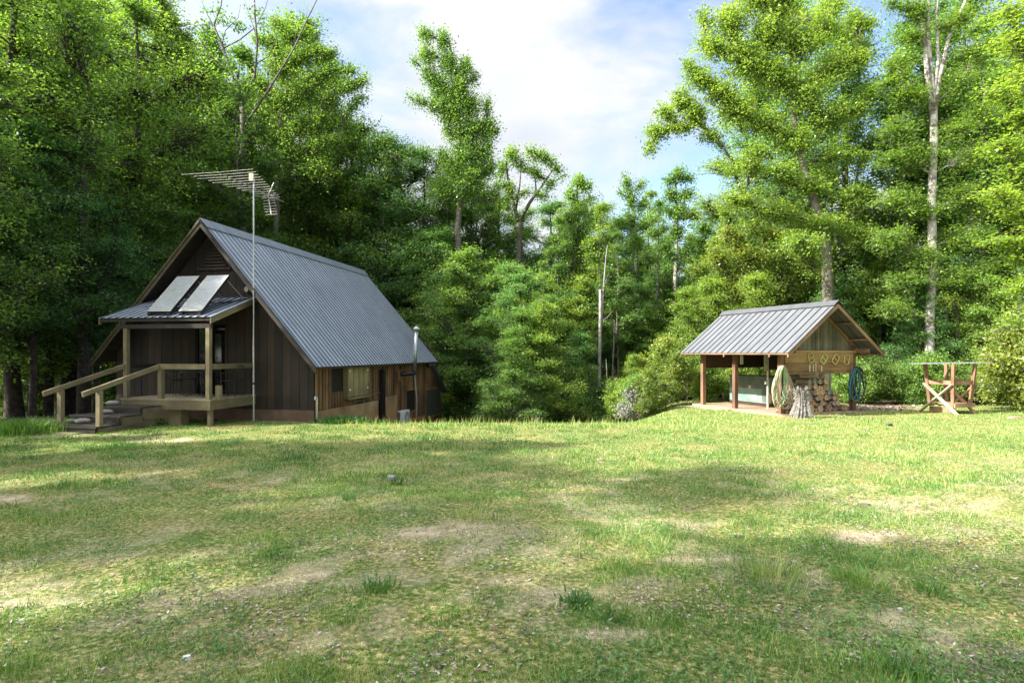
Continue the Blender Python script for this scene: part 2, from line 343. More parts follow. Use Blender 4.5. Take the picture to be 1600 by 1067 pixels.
def mulch(x, y):
    w = (fbm(x, y, 1.3, 15) - .5) * 1.2
    return smooth(1.15, .8, np.hypot((x - 13.2) / 2.6, (y - 21.7) / 1.5) + w)
def woods(x, y):        # 1 on the leaf-covered forest floor
    w = (fbm(x, y, .5, 25) - .5) * 3
    c = np.where(x < -5.5, np.where(x < -13.6, 11.5, 30.0), np.where(x < 3.5, 19.5, np.where(x < 14, 25.5, 22.6)))
    return np.clip(smooth(0, 1.6, y - c + w) + smooth(-13.2, -14.4, x + w * .3), 0, 1)
gx = axis_pts(-95, 95, -16, 20, .16, 3.0); gy = axis_pts(-40, 150, 1.5, 27, .16, 3.0)
X, Y = np.meshgrid(gx, gy); H = ground_h(X, Y)
H = H + .03 * (fbm(X, Y, 1.7, 31) - .5)
V = np.stack([X.ravel(), Y.ravel(), H.ravel()], 1); nx = len(gx); ny = len(gy)
ii = (np.arange(ny - 1)[:, None] * nx + np.arange(nx - 1)[None, :]).ravel()
Fq = np.stack([ii, ii + 1, ii + nx + 1, ii + nx], 1)
m, n, l, p = newmat('lawn_soil'); M['ground'] = m
t = n.new('ShaderNodeTexCoord')
def noise(sc, det=8, rough=.6):
    q = n.new('ShaderNodeTexNoise'); q.inputs['Scale'].default_value = sc; q.inputs['Detail'].default_value = det; q.inputs['Roughness'].default_value = rough
    l.new(t.outputs['Object'], q.inputs['Vector']); return q.outputs['Fac']
def ramp(src, stops):
    r = n.new('ShaderNodeValToRGB'); e = r.color_ramp.elements
    while len(e) < len(stops): e.new(.5)
    for k, (po, c) in enumerate(stops): e[k].position = po; e[k].color = (*c, 1)
    l.new(src, r.inputs['Fac']); return r.outputs['Color']
def mixc(f, a, b, blend='MIX'):
    q = n.new('ShaderNodeMix'); q.data_type = 'RGBA'; q.blend_type = blend
    if isinstance(f, float): q.inputs['Factor'].default_value = f
    else: l.new(f, q.inputs['Factor'])
    l.new(a, q.inputs['A']); l.new(b, q.inputs['B']); return q.outputs['Result']
def attr(nm):
    a = n.new('ShaderNodeAttribute'); a.attribute_name = nm; return a.outputs['Fac']
g1 = ramp(noise(26), [(.25, (.022, .042, .012)), (.42, (.075, .12, .03)), (.54, (.21, .20, .10)), (.70, (.46, .40, .29))])
g2 = ramp(noise(1.1, 5), [(.35, (.75, .95, .6)), (.65, (1.25, 1.1, .85))])
g = mixc(1.0, g1, g2, 'MULTIPLY')
spk = ramp(noise(110, 3, .7), [(.32, (.35, .33, .30)), (.5, (1, 1, 1)), (.68, (1.5, 1.45, 1.4))])
bc = ramp(noise(9), [(.3, (.28, .21, .14)), (.5, (.44, .35, .25)), (.7, (.60, .51, .40))])
mc = ramp(noise(30), [(.3, (.08, .05, .035)), (.5, (.18, .12, .09)), (.7, (.30, .23, .19))])
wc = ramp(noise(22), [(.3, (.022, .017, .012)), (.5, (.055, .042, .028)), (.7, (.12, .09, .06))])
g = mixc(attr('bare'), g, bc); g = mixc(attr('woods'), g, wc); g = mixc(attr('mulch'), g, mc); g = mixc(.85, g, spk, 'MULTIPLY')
l.new(g, p.inputs['Base Color']); p.inputs['Roughness'].default_value = .95; p.inputs['Specular IOR Level'].default_value = .1
bp = n.new('ShaderNodeBump'); bp.inputs['Strength'].default_value = .8; bp.inputs['Distance'].default_value = .03
l.new(noise(40), bp.inputs['Height']); l.new(bp.outputs[0], p.inputs['Normal'])
go = npmesh('ground', V, Fq, M['ground'], None, smooth=True)
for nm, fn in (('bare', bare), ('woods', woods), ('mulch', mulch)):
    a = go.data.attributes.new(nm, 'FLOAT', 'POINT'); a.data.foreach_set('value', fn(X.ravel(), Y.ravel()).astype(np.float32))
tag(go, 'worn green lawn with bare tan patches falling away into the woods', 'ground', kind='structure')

# ------------------------------------------------------------ grass, weeds, leaf litter (stuff)
rs = np.random.RandomState(3)
def scatter(n_, ymin, ymax, pw, margin=1.5):
    u = rs.rand(n_); Yy = (ymin ** (1 - pw) + u * (ymax ** (1 - pw) - ymin ** (1 - pw))) ** (1 / (1 - pw)) if pw != 1 else ymin * (ymax / ymin) ** u
    Xx = (rs.rand(n_) * 2 - 1) * (Yy * .93 + margin)
    return Xx, Yy
def allowed(x, y, soft=1.0):
    b = bare(x, y); w = woods(x, y); mu = mulch(x, y)
    return (rs.rand(len(x)) > np.clip(b * soft, 0, .97)) & (rs.rand(len(x)) > w * .96) & (rs.rand(len(x)) > mu * .96)
m = leafmat('grass_blades', (.022, .092, .015), (.115, .265, .038), (.50, .48, .20), .3, (1.5, 1.5, .7))
M['grass'] = m
def blades(n_, ymin, ymax, pw, hlo, hhi, wd_, name=None):
    x, y = scatter(n_, ymin, ymax, pw)
    k = allowed(x, y); cov = fbm(x, y, .9, 41) * .6 + fbm(x, y, 3.5, 44) * .4
    thin = smooth(6, 11, y)                                # the lawn closes up towards the house
    k &= rs.rand(len(x)) < np.clip((cov - .42) * 4.5, .04, 1) * (1 - thin) + thin * .95 * (np.clip((cov - .2) * 3.5, .25, 1))
    x = x[k]; y = y[k]; cov = cov[k]; N_ = len(x)
    h = (hlo + (hhi - hlo) * rs.rand(N_) ** 1.8) * (.35 + 1.3 * vnoise(x, y, 3.1, 93) ** 1.5) * (.7 + .8 * cov); w = wd_ * (.6 + .8 * rs.rand(N_)) * np.maximum(1, y / 6)
    az = rs.rand(N_) * 2 * np.pi; lean = h * (.15 + .6 * rs.rand(N_)); la = rs.rand(N_) * 2 * np.pi
    z = ground_h(x, y) - .01
    dx = np.cos(az) * w / 2; dy = np.sin(az) * w / 2
    P = np.stack([np.stack([x - dx, y - dy, z], 1), np.stack([x + dx, y + dy, z], 1), np.stack([x + np.cos(la) * lean, y + np.sin(la) * lean, z + h], 1)], 1)
    patch = fbm(x, y, .35, 51); warm = smooth(0, 8, x) * .20 + smooth(8, 5, y) * .12 - .10 * smooth(6.5, 9, y) * smooth(6, 1, x)
    fine = vnoise(x, y, 4.5, 91) * .5 + vnoise(x, y, 11, 92) * .5
    tone = np.clip(.02 + .40 * patch + .55 * (fine - .5) + .2 * fbm(x, y, 1.1, 95) + (rs.rand(N_) - .5) * .5 + warm + (rs.rand(N_) > .88) * .4, 0, 1)
    return P.reshape(-1, 3), np.arange(N_ * 3).reshape(-1, 3), tone
G = [blades(430000, 2.2, 8, 1.0, .012, .072, .0055), blades(420000, 7, 27, .6, .02, .07, .007), blades(16000, 2.2, 12, 1.0, .08, .19, .0045)]
# taller fringe along the brow where the lawn drops away
def fringe(n_):
    x = -4.5 + 10 * rs.rand(n_); y = 15.4 + rs.randn(n_) * .7; h = .05 + .20 * rs.rand(n_) ** 4 * (.3 + 1.5 * vnoise(x, y, 1.5, 97)); w = np.full(n_, .014)
    z = ground_h(x, y) - .01; la = rs.rand(n_) * 6.28; lean = h * .3; az = rs.rand(n_) * 3.14
    dx = np.cos(az) * w / 2; dy = np.sin(az) * w / 2
    P = np.stack([np.stack([x - dx, y - dy, z], 1), np.stack([x + dx, y + dy, z], 1), np.stack([x + np.cos(la) * lean, y + np.sin(la) * lean, z + h], 1)], 1)
    return P.reshape(-1, 3), np.arange(n_ * 3).reshape(-1, 3), .45 + .5 * rs.rand(n_)
G.append(fringe(3500))
Vs = []; Fs = []; Ts = []; b = 0
for P, q, tn in G: Vs.append(P); Fs.append(q + b); Ts.append(tn); b += len(P)
tag(npmesh('grass', np.concatenate(Vs), np.concatenate(Fs), M['grass'], np.concatenate(Ts)), 'short patchy grass covering the lawn', 'grass', kind='stuff')
def flat_leaves(name, label, mat, n_, ymin, ymax, pw, size, lift, tilt, fn, cat, clump=0):
    x, y = scatter(n_, ymin, ymax, pw)
    if clump:
        cx, cy = scatter(n_ // clump, ymin, ymax, pw); j = rs.randint(0, len(cx), n_); sp = .035 + .05 * rs.rand(len(cx))[j]
        x = cx[j] + rs.randn(n_) * sp; y = cy[j] + rs.randn(n_) * sp
    k = fn(x, y); x = x[k]; y = y[k]; N_ = len(x)
    c = np.stack([x, y, ground_h(x, y) + lift * (.3 + rs.rand(N_))], 1)
    nrm = rs.randn(N_, 3) * tilt; nrm[:, 2] = 1; nrm /= np.linalg.norm(nrm, axis=1)[:, None]
    a = rs.randn(N_, 3); a -= nrm * (a * nrm).sum(1)[:, None]; a /= np.linalg.norm(a, axis=1)[:, None]; bb = np.cross(nrm, a)
    s = (size * (.5 + rs.rand(N_)) * np.maximum(1, y / 9))[:, None]; a = a * s; bb = bb * s * .42
    curl = nrm * s * .25 * (rs.rand(N_)[:, None] - .2)
    P = np.stack([c - a / 2 + curl, c + bb / 2, c + a / 2 + curl, c - bb / 2], 1).reshape(-1, 3)
    return tag(npmesh(name, P, np.arange(N_ * 4).reshape(-1, 4), mat, rs.rand(N_)), label, cat, kind='stuff')
m, n, l, p = newmat('dry_fallen_leaves'); a = n.new('ShaderNodeAttribute'); a.attribute_name = 'tone'
r = n.new('ShaderNodeValToRGB'); e = r.color_ramp.elements; e[0].color = (.05, .035, .025, 1); e[1].color = (.50, .45, .42, 1); k = e.new(.6); k.color = (.20, .145, .11, 1)
l.new(a.outputs['Fac'], r.inputs['Fac']); l.new(r.outputs['Color'], p.inputs['Base Color']); p.inputs['Roughness'].default_value = .7; M['dry'] = m
def litterfn(x, y):
    c = fbm(x, y, 1.4, 61); return (rs.rand(len(x)) < np.clip((c - .46) * 6, .05, 1) * np.where(y > 9, .35, 1) * (.25 + .75 * smooth(-5, 3, x))) & (woods(x, y) < .5)
flat_leaves('leaf_litter', 'brown and grey fallen leaves lying in the thin grass', M['dry'], 80000, 2.2, 14, 1.25, .027, .012, .3, litterfn, 'fallen leaves')
flat_leaves('mulch_chips', 'brown leaf mulch beside the open shed', M['dry'], 16000, 17, 26, .3, .05, .02, .4, lambda x, y: mulch(x, y) > .4, 'mulch')
M['weed'] = leafmat('weed_leaves', (.045, .12, .03), (.09, .20, .045), (.19, .30, .08), .25)
flat_leaves('weeds', 'small broad-leaved weeds growing through the lawn', M['weed'], 170000, 2.2, 13, 1.0, .022, .032, .8,
            lambda x, y: allowed(x, y) & (rs.rand(len(x)) < np.clip((fbm(x, y, 1.3, 71) - .38) * 4, .02, 1)), 'weeds', 22)
# ============================================================ THE CABIN
CT = thing('cabin', 'dark board cabin with steep grey metal roof, covered porch and side shutters', 'cabin', (C0.x, C0.y, -.3), -CA, off=(0, 0, -.3))
def cab_v(px, u):
    bx = C0.x + u * math.sin(CA); by = C0.y + u * math.cos(CA); k = (px - 800) / F
    return (k * by - bx) / (math.cos(CA) + k * math.sin(CA))
def cab_w(v, u, z=0.0):
    return (C0.x + v * math.cos(CA) + u * math.sin(CA), C0.y - v * math.sin(CA) + u * math.cos(CA), z)
RV = -3.307; RZ = 5.478; EV = .354; EZ = 1.226; LV = -7.044; LZ = 1.41; WL = -6.69; U0 = -.55; U1 = 10.15
sr = (RZ - EZ) / (EV - RV); sl_ = (RZ - LZ) / (RV - LV)
def roofz(v): return RZ - (v - RV) * sr if v > RV else RZ - (RV - v) * sl_
TH = .13
# front gable wall of vertical boards
b = MB(); v = WL
while v < -.001:
    w = random.uniform(.20, .30); v2 = min(v + w, 0)
    if 0 - v2 < .08: v2 = 0
    for (a0, a1) in ([(v, v2)] if not (v < RV < v2) else [(v, RV), (RV, v2)]):
        y = -.028 + random.uniform(-.006, .006); g_ = .006
        z0 = -.03; za = roofz(a0) - TH - .05; zb = roofz(a1) - TH - .05; tn = random.random()
        dv0 = cab_v(307, 0); dv1 = cab_v(352, 0)
        if a0 > dv0 - .14 and a1 < dv1 + .14: z0 = 2.52
        b.hexa([(a0 + g_, y, z0), (a1 - g_, y, z0), (a1 - g_, .03, z0), (a0 + g_, .03, z0), (a0 + g_, y, za), (a1 - g_, y, zb), (a1 - g_, .03, zb), (a0 + g_, .03, za)], tn)
    v = v2
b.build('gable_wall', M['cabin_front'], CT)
# dark lining: encloses the interior
b = MB()
def wallquad(u_, vlist, z0, d=.02):
    vs_ = [(q, u_, z0) for q in vlist] + [(q, u_, roofz(q) - TH - .04) for q in vlist]; k = len(vlist)
    b.add(vs_ + [(x_, u_ + d, z_) for x_, _, z_ in vs_], [(i, i + 1, k + i + 1, k + i) for i in range(k - 1)] + [(2 * k + i, 2 * k + i + 1, 3 * k + i + 1, 3 * k + i) for i in range(k - 1)], .5)
wallquad(.05, [WL + .03, dv0 - .0], -1.4); wallquad(.05, [dv1, -.03], -1.4); wallquad(.05, [dv0, RV, dv1], 2.5) if dv0 < RV < dv1 else wallquad(.05, [dv0, dv1], 2.5)
wallquad(9.9, [WL + .03, RV, -.03], -2.6)
b.box(WL, WL + .06, .04, 9.9, -2.0, roofz(WL) - TH - .05, .5)
b.box(-.09, -.05, .05, 9.9, -1.6, roofz(0) - TH - .05, .5)
b.box(WL, -.1, .06, 9.9, .0, .05, .5)
b.build('inner_lining', M['dark'], CT)
# clay foundation strip under the gable wall
b = MB(); b.box(WL + .02, -.01, -.035, .1, -.75, -.036, .5); b.build('foundation', plain('clay_foundation', (.10, .065, .04), .95, 0, (.15, .095, .06), 3), CT)
# ---- side wall boards (facing right)
b = MB(); u = .0; U_W = 9.30
so0, so1 = 1.05, 1.62
win = (7.02, 8.0, .05 - .84, .07)          # u0,u1,z0,z1 of the dark opening
tops = lambda u_: roofz(0) - TH - .02
while u < U_W - .02:
    w = random.uniform(.15, .21); u2 = min(u + w, U_W); tn = random.random(); g_ = .022 if u > 0 else .004
    zb = -.06 if u < 4.3 else (-.10 if u < 6.0 else -1.10)
    segs = [(zb, tops(u))]
    if u2 > win[0] and u < win[1]: segs = [(zb, win[2]), (win[3], tops(u))]
    x1 = .024 + random.uniform(0, .008)
    if u < 1.62 and u2 > 1.05: segs = [(zb, .42), (1.5, tops(u))]
    for z0, z1 in segs:
        if z1 - z0 > .03: b.box(0, x1, u + g_, u2 - g_, z0, z1, tn * .9)
    u = u2
b.build('side_wall', M['cabin_side'], CT)
b = MB(); b.box(-.03, -.002, .03, U_W, -1.5, tops(0), .4)
b.build('side_backing', M['dark'], CT)
b = MB()   # corner boards and vertical trim
b.box(.033, .06, -.035, .06, -.3, tops(0), .95); b.box(.033, .06, U_W - .05, U_W + .07, -1.6, tops(0), .6)
b.build('corner_board', M['cabin_side'], CT)
b = MB()   # plywood skirting
for (a0, a1, z0, z1) in ((.07, 2.05, -.6, -.07), (2.07, 4.28, -1.0, -.08), (4.62, 6.0, -1.3, -.02), (7.5, 9.24, -2.0, -1.12)):
    b.box(.034, .05, a0, a1, z0, z1)
b.box(.0, .03, .0, 9.3, -2.2, -1.12, .1)
b.build('skirting', M['ply'], CT)
# ---- lean-to at the rear
RT = 12.0
b = MB(); u = U_W + .08
def leantop(u_): return .98 if u_ < 10.0 else .98 - (u_ - 10.0) * .66
while u < 11.7:
    u2 = min(u + .17, 11.75); tn = random.random()
    for (z0, z1a, z1b) in ((0.02, leantop(u), leantop(u2)), (-2.4, -1.34, -1.34)):
        b.hexa([(0, u + .01, z0), (.026, u + .01, z0), (.026, u2 - .01, z0), (0, u2 - .01, z0), (0, u + .01, z1a), (.026, u + .01, z1a), (.026, u2 - .01, z1b), (0, u2 - .01, z1b)], tn)
    u = u2
b.build('lean_to_wall', M['cabin_side'], CT)
b = MB(); b.add([(-.06, U_W, -2.4), (-.06, 11.75, -2.4), (-.06, 11.75, -.2), (-.06, 10.0, .93), (-.06, U_W, .93)], [(0, 1, 2, 3, 4)], .5)
b.add([(-.06, 11.75, -2.4), (-4.5, 11.75, -2.4), (-4.5, 11.75, -.22), (-.06, 11.75, -.22)], [(0, 1, 2, 3)], .5)
b.build('lean_to_lining', M['dark'], CT)
b = MB(); b.hexa([(-4.6, 9.95, 1.02), (.25, 9.95, 1.02), (.25, 12.0, -.33), (-4.6, 12.0, -.33), (-4.6, 9.95, 1.07), (.25, 9.95, 1.07), (.25, 12.0, -.28), (-4.6, 12.0, -.28)], .5)
b.build('lean_to_roof', M['roof'], CT)
sc_ = MB(); sc_.box(.005, .018, U_W + .12, 11.55, -1.26, -.06, .5); so_ = sc_.build('screen_window', M['screen'], CT)
b = MB()
b.box(.03, .05, U_W + .09, 11.62, -.06, .02, .9); b.box(.03, .05, U_W + .09, 11.62, -1.34, -1.26, .9)
b.box(.03, .05, U_W + .08, U_W + .14, -1.26, -.06, .7); b.box(.03, .05, 11.55, 11.66, -1.26, -.06, .7)
b.build('window_frame', M['cabin_side'], so_)
# ---- dark side window opening with frame
b = MB(); b.box(-.045, -.03, win[0], win[1], win[2], win[3], .5); wo = b.build('side_window', M['glass'], CT)
b = MB()
for (a0, a1, z0, z1) in ((win[0] - .07, win[1] + .07, win[3], win[3] + .07), (win[0] - .07, win[1] + .07, win[2] - .07, win[2]), (win[0] - .07, win[0], win[2], win[3]), (win[1], win[1] + .07, win[2], win[3])):
    b.box(.034, .052, a0, a1, z0, z1, .85)
b.build('window_frame', M['cabin_side'], wo)
# ---- open shutter beside a dark window
b = MB(); b.box(-.02, -.008, 1.05, 1.62, .42, 1.5, .5); b.build('side_window', M['dark'], CT)
ua, ub = 1.66, 3.25
b = MB(); k = 4
for i in range(k):
    a0 = ua + .05 + (ub - ua - .1) * i / k; a1 = ua + .05 + (ub - ua - .1) * (i + 1) / k
    b.box(.15, .175, a0 + .02, a1 - .02, .21, 1.18, random.random() * .6 + .4)
shm = wood('olive_shutter_wood', (.16, .125, .055), (.36, .30, .15), 'z', .8, 1, .8)
sh = b.build('shutter', shm, CT)
b = MB(); b.box(.03, .19, ua, ua + .04, .16, 1.22, .4); b.box(.12, .195, ub - .04, ub, .16, 1.22, .5); b.box(.05, .20, ua + .041, ub - .041, .13, .19, .9); b.box(.12, .148, ua + .04, ub - .04, .2, 1.2, .1)
b.build('shutter_frame', shm, sh)
b = MB()
for uu in (ua + .12, ub - .18):
    for zz in (.42, 1.02): b.box(.177, .185, uu, uu + .09, zz, zz + .05, .5)
b.build('hinge', M['white'], sh)
# black square downpipe
b = MB(); b.box(.06, .20, 4.36, 4.56, -.62, 1.02, .5); b.build('downpipe', M['black'], CT)
b = MB(); b.box(.2, .22, 4.40, 4.52, -.7, -.3, .5); b.build('vent_block', M['black'], CT)
# pipes and cable along the wall
b = MB(); b.tube([(.07, 2.35, .03), (.1, 3.0, .02), (.11, 3.6, .16), (.1, 4.2, .22), (.08, 4.33, .16)], .018, 6, .5); b.build('pipe', M['shedgrey'], CT)
b = MB(); b.tube([(.15, 4.5, -.6), (.22, 4.9, -.9), (.35, 5.6, -1.12), (.6, 6.4, -1.2)], .018, 6, .5); b.tube([(.15, 4.45, -.6), (.18, 4.6, -1.0), (.3, 5.2, -1.2), (.6, 6.4, -1.22)], .014, 6, .5)
b.build('cable', M['black'], CT)
# standpipe at the corner
b = MB(); b.tube([(.10, -.05, -.55), (.10, -.05, .35)], .022, 6, .6); b.tube([(.10, -.05, .35), (.10, -.16, .36), (.10, -.18, .28)], .025, 6, .6); b.build('standpipe', M['galv'], CT)
# ---- stove pipe
b = MB(); us = 6.75; xs = .50
b.tube([(xs, us, .93), (xs + .02, us + .02, 1.7), (xs + .06, us + .05, 2.55)], .078, 12, .5); fl = b.build('stove_pipe', M['galv'], CT, True)
b = MB(); b.tube([(xs + .06, us + .05, 2.57), (xs + .06, us + .05, 2.61), (xs + .06, us + .05, 2.70)], [.15, .15, .03], 12, .5); b.build('pipe_cap', M['galv'], fl)
b = MB(); b.tube([(.03, us - .55, .80), (.2, us - .45, .79), (xs - .04, us - .03, .80), (xs, us, .86), (xs, us, .97)], .085, 12, .5); b.build('pipe_elbow', M['black'], fl, True)
b = MB(); b.box(.034, .12, us - .85, us - .4, .5, .95, .6); b.build('wall_thimble', M['cabin_side'], fl)
b = MB(); b.tube([(xs, us, .78), (.62, us - .05, -.3), (.62, us - .1, -1.05)], .022, 6, .5); b.build('drain_pole', M['galv'], fl)
# ---- main roof
b = MB(); ds = Vector((EV - RV, 0, EZ - RZ)).normalized(); lsr = math.hypot(EV - RV, EZ - RZ)
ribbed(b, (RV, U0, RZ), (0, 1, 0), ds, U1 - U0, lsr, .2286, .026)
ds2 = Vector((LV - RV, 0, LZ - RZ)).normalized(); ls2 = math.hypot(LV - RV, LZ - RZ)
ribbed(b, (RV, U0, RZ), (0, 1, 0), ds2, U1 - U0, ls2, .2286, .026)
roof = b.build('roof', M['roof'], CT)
b = MB()
for sgn, sp_ in ((1, sr), (-1, sl_)):
    w_ = .24; x1 = RV + sgn * w_; z1 = RZ - w_ * sp_
    b.hexa([(RV, U0 - .02, RZ + .035), (RV, U1 + .02, RZ + .035), (x1, U1 + .02, z1 + .045), (x1, U0 - .02, z1 + .045), (RV, U0 - .02, RZ + .06), (RV, U1 + .02, RZ + .06), (x1, U1 + .02, z1 + .055), (x1, U0 - .02, z1 + .055)], .5)
b.build('ridge_cap', M['roof'], roof)
b = MB()   # soffit boards under the sheets
for va, za, vb, zb in ((RV, RZ, EV - .01, roofz(EV - .01)), (RV, RZ, LV + .01, roofz(LV + .01))):
    k = 22
    for i in range(k):
        a = Vector((va, 0, za)).lerp(Vector((vb, 0, zb)), i / k + .002); c = Vector((va, 0, za)).lerp(Vector((vb, 0, zb)), (i + 1) / k - .002); tn = random.random()
        b.hexa([(a.x, U0 + .03, a.z - TH * .7), (c.x, U0 + .03, c.z - TH * .7), (c.x, U1 - .03, c.z - TH * .7), (a.x, U1 - .03, a.z - TH * .7),
                (a.x, U0 + .03, a.z - .012), (c.x, U0 + .03, c.z - .012), (c.x, U1 - .03, c.z - .012), (a.x, U1 - .03, a.z - .012)], tn)
b.build('soffit', M['trim_dark'], roof)
b = MB(); b2 = MB()
for uu in (U0 - .015, U1 + .0):
    for va, za, vb, zb, mt_ in ((RV, RZ, EV, EZ, 'trim_dark'), (RV, RZ, LV, LZ, 'rake')):
        q = MB(); q.hexa([(va, uu, za - .21), (vb, uu, zb - .20), (vb, uu + .04, zb - .20), (va, uu + .04, za - .21), (va, uu, za - .006), (vb, uu, zb - .006), (vb, uu + .04, zb - .006), (va, uu + .04, za - .006)], .4); q.build('bargeboard', M[mt_], roof)
b = MB()
for k in range(2):
    va, za, vb, zb = ((RV, RZ, EV, EZ), (RV, RZ, LV, LZ))[k]; w_ = .02
    b.hexa([(va, U0 - .04, za - .06), (vb, U0 - .04, zb - .06), (vb, U0 - .018, zb - .06), (va, U0 - .018, za - .06), (va, U0 - .04, za + .012), (vb, U0 - .04, zb + .012), (vb, U0 + .02, zb + .012), (va, U0 + .02, za + .012)], .5)
    b.build('drip_edge', M['rake'] if k else M['black'], roof); b = MB()
# ---- gable louvre
lc = RV + .06; b = MB()
for i in range(6):
    z = 4.22 + i * .095; hw = .42 - i * .055
    b.hexa([(lc - hw, -.10, z - .03), (lc + hw, -.10, z - .03), (lc + hw, -.05, z + .03), (lc - hw, -.05, z + .03), (lc - hw, -.10, z - .018), (lc + hw, -.10, z - .018), (lc + hw, -.05, z + .045), (lc - hw, -.05, z + .045)], .8)
lv = b.build('louvre_vent', M['cabin_front'], CT)
b = MB(); b.box(lc - .55, lc + .55, -.09, -.04, 4.09, 4.16, .9); b.build('sill', M['cabin_front'], lv)
# ---- porch
PA, PB = cab_v(153, -1.97), cab_v(329, -1.97); PU = -1.97; PZ0, PZ1 = 2.56, 3.26
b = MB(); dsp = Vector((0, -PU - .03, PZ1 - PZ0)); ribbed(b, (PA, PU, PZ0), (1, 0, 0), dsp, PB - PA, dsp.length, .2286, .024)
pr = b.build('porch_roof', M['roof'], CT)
def pz(u_): return PZ0 + (u_ - PU) / (-PU) * (PZ1 - PZ0)
for vv in (PA + .02, PB - .02):
    b = MB(); b.hexa([(vv - .02, PU + .02, PZ0 - .17), (vv + .02, PU + .02, PZ0 - .17), (vv + .02, -.04, PZ1 - .17), (vv - .02, -.04, PZ1 - .17), (vv - .02, PU + .02, PZ0 - .01), (vv + .02, PU + .02, PZ0 - .01), (vv + .02, -.04, PZ1 - .01), (vv - .02, -.04, PZ1 - .01)], .6); b.build('side_fascia', M['decky'], pr)
b = MB()
for i in range(1, 7):
    vv = PA + (PB - PA) * i / 7
    b.hexa([(vv - .02, PU + .06, PZ0 - .13), (vv + .02, PU + .06, PZ0 - .13), (vv + .02, -.06, PZ1 - .15), (vv - .02, -.06, PZ1 - .15), (vv - .02, PU + .06, PZ0 - .01), (vv + .02, PU + .06, PZ0 - .01), (vv + .02, -.06, PZ1 - .01), (vv - .02, -.06, PZ1 - .01)], .4)
b.box(PA + .04, PB - .04, PU + .03, PU + .055, PZ0 - .10, PZ0 - .005, .3)
b.build('rafter', M['trim_dark'], pr)
DZ = .395; DU = -1.88; vR = cab_v(326, DU) ; vL = cab_v(197.5, DU); vM = cab_v(252, DU)
b = MB(); b.box(vL - .3, vR + .08, DU - .03, DU + .06, PZ0 - .29, PZ0 - .175, .3); b.build('porch_beam', M['trim_dark'], pr)
for vv, zb in ((vR, DZ), (vL, -.2)):
    b = MB(); b.box(vv - .055, vv + .055, DU - .05, DU + .06, zb, PZ0 - .29, .7); b.build('porch_post', M['deckv'], CT)
b = MB(); b.box(vR + .12, vR + .25, DU + .1, DU + .2, DZ, DZ + .36, .8); b.build('stub_post', M['greenpaint'] if False else M['deckv'], CT)
# deck
b = MB(); vD0 = vL - .12; vD1 = vR + .09; u = DU - .07; i = 0
while u < -.04:
    u2 = min(u + .14, -.035); b.box(vD0, vD1 + .02, u + .004, u2 - .004, DZ - .035, DZ); u = u2
dk = b.build('deck', M['decktop'], CT)
b = MB(); b.box(vD0 + .02, vD1, DU - .06, DU - .02, DZ - .28, DZ - .036, .35); b.build('deck_fascia', M['deck'], dk)
b = MB(); b.box(vD1 - .04, vD1, DU - .018, -.04, DZ - .28, DZ - .036, .75); b.build('deck_fascia', M['decky'], dk)
b = MB(); b.box(vD1 - .13, vD1 - .03, DU - .0, DU + .1, -.5, DZ - .29, .6); b.build('deck_leg', M['deckv'], dk)
b = MB(); b.box(vM + .12, vM + .5, DU + .12, DU + .4, -.5, DZ - .29, .6); b.build('deck_pier', M['deckv'], dk)
# railings
RZ1 = DZ + .93
b = MB(); b.box(vM - .06, vM + .06, DU - .06, DU + .05, DZ, RZ1 - .1, .3); b.build('rail_post', M['deckv'], CT)
b = MB(); b.box(vM - .05, vR - .06, DU - .06, DU - .02, RZ1 - .14, RZ1, .5); b.build('rail', M['deck'], CT)
b = MB(); b.box(vR + .02, vR + .06, DU + .07, -.05, RZ1 - .14, RZ1, .6); b.build('rail', M['decky'], CT)
b = MB(); b.box(vL - .02, vL + .02, DU + .07, -.8, RZ1 - .12, RZ1 - .02, .2); b.build('rail', M['trim_dark'], CT)
UE = -4.15
for vv in (vL, vM):
    b = MB(); b.beam((vv - .02, DU - .02, RZ1 - .06), (vv - .02, UE, .66), .05, .115, tone=.8); b.build('handrail', M['decky'], CT)
    b = MB(); b.box(vv - .06, vv + .05, -3.78, -3.68, -.12, .72, .8); b.build('rail_post', M['deckv'], CT)
# steps
sv1 = vM + .02
for i, (u0, u1, z, a0, a1) in enumerate(((-2.6, DU - .07, .24, vL - .1, vM + .06), (-3.2, -2.6, .07, vL - .35, vM + .02), (-3.85, -3.2, -.11, vL - .35, vM + .02), (-4.35, -3.85, -.25, vL - .45, vM - .35))):
    b = MB()
    k = 3 if i < 3 else 2
    for j in range(k):
        y0 = u0 + (u1 - u0) * j / k; y1 = u0 + (u1 - u0) * (j + 1) / k
        b.box(a0, a1, y0 + .005, y1 - .005, z - .05, z + random.uniform(-.008, .004))
    st = b.build('step', M['tie'] if i < 3 else M['deck'], CT)
    b = MB(); b.box(a0 + .03, a1 - .05, u0 + .03, u0 + .08, z - .25, z - .052, .1); b.build('riser', M['tie'], st)
    if i < 3: b = MB(); b.box(a1 - .04, a1 + .0, u0 + .085, DU - .08 if i == 0 else u1 + .5, z - .34, z - .052 - .004 * i, .5); b.build('stringer', M['decky'], st)
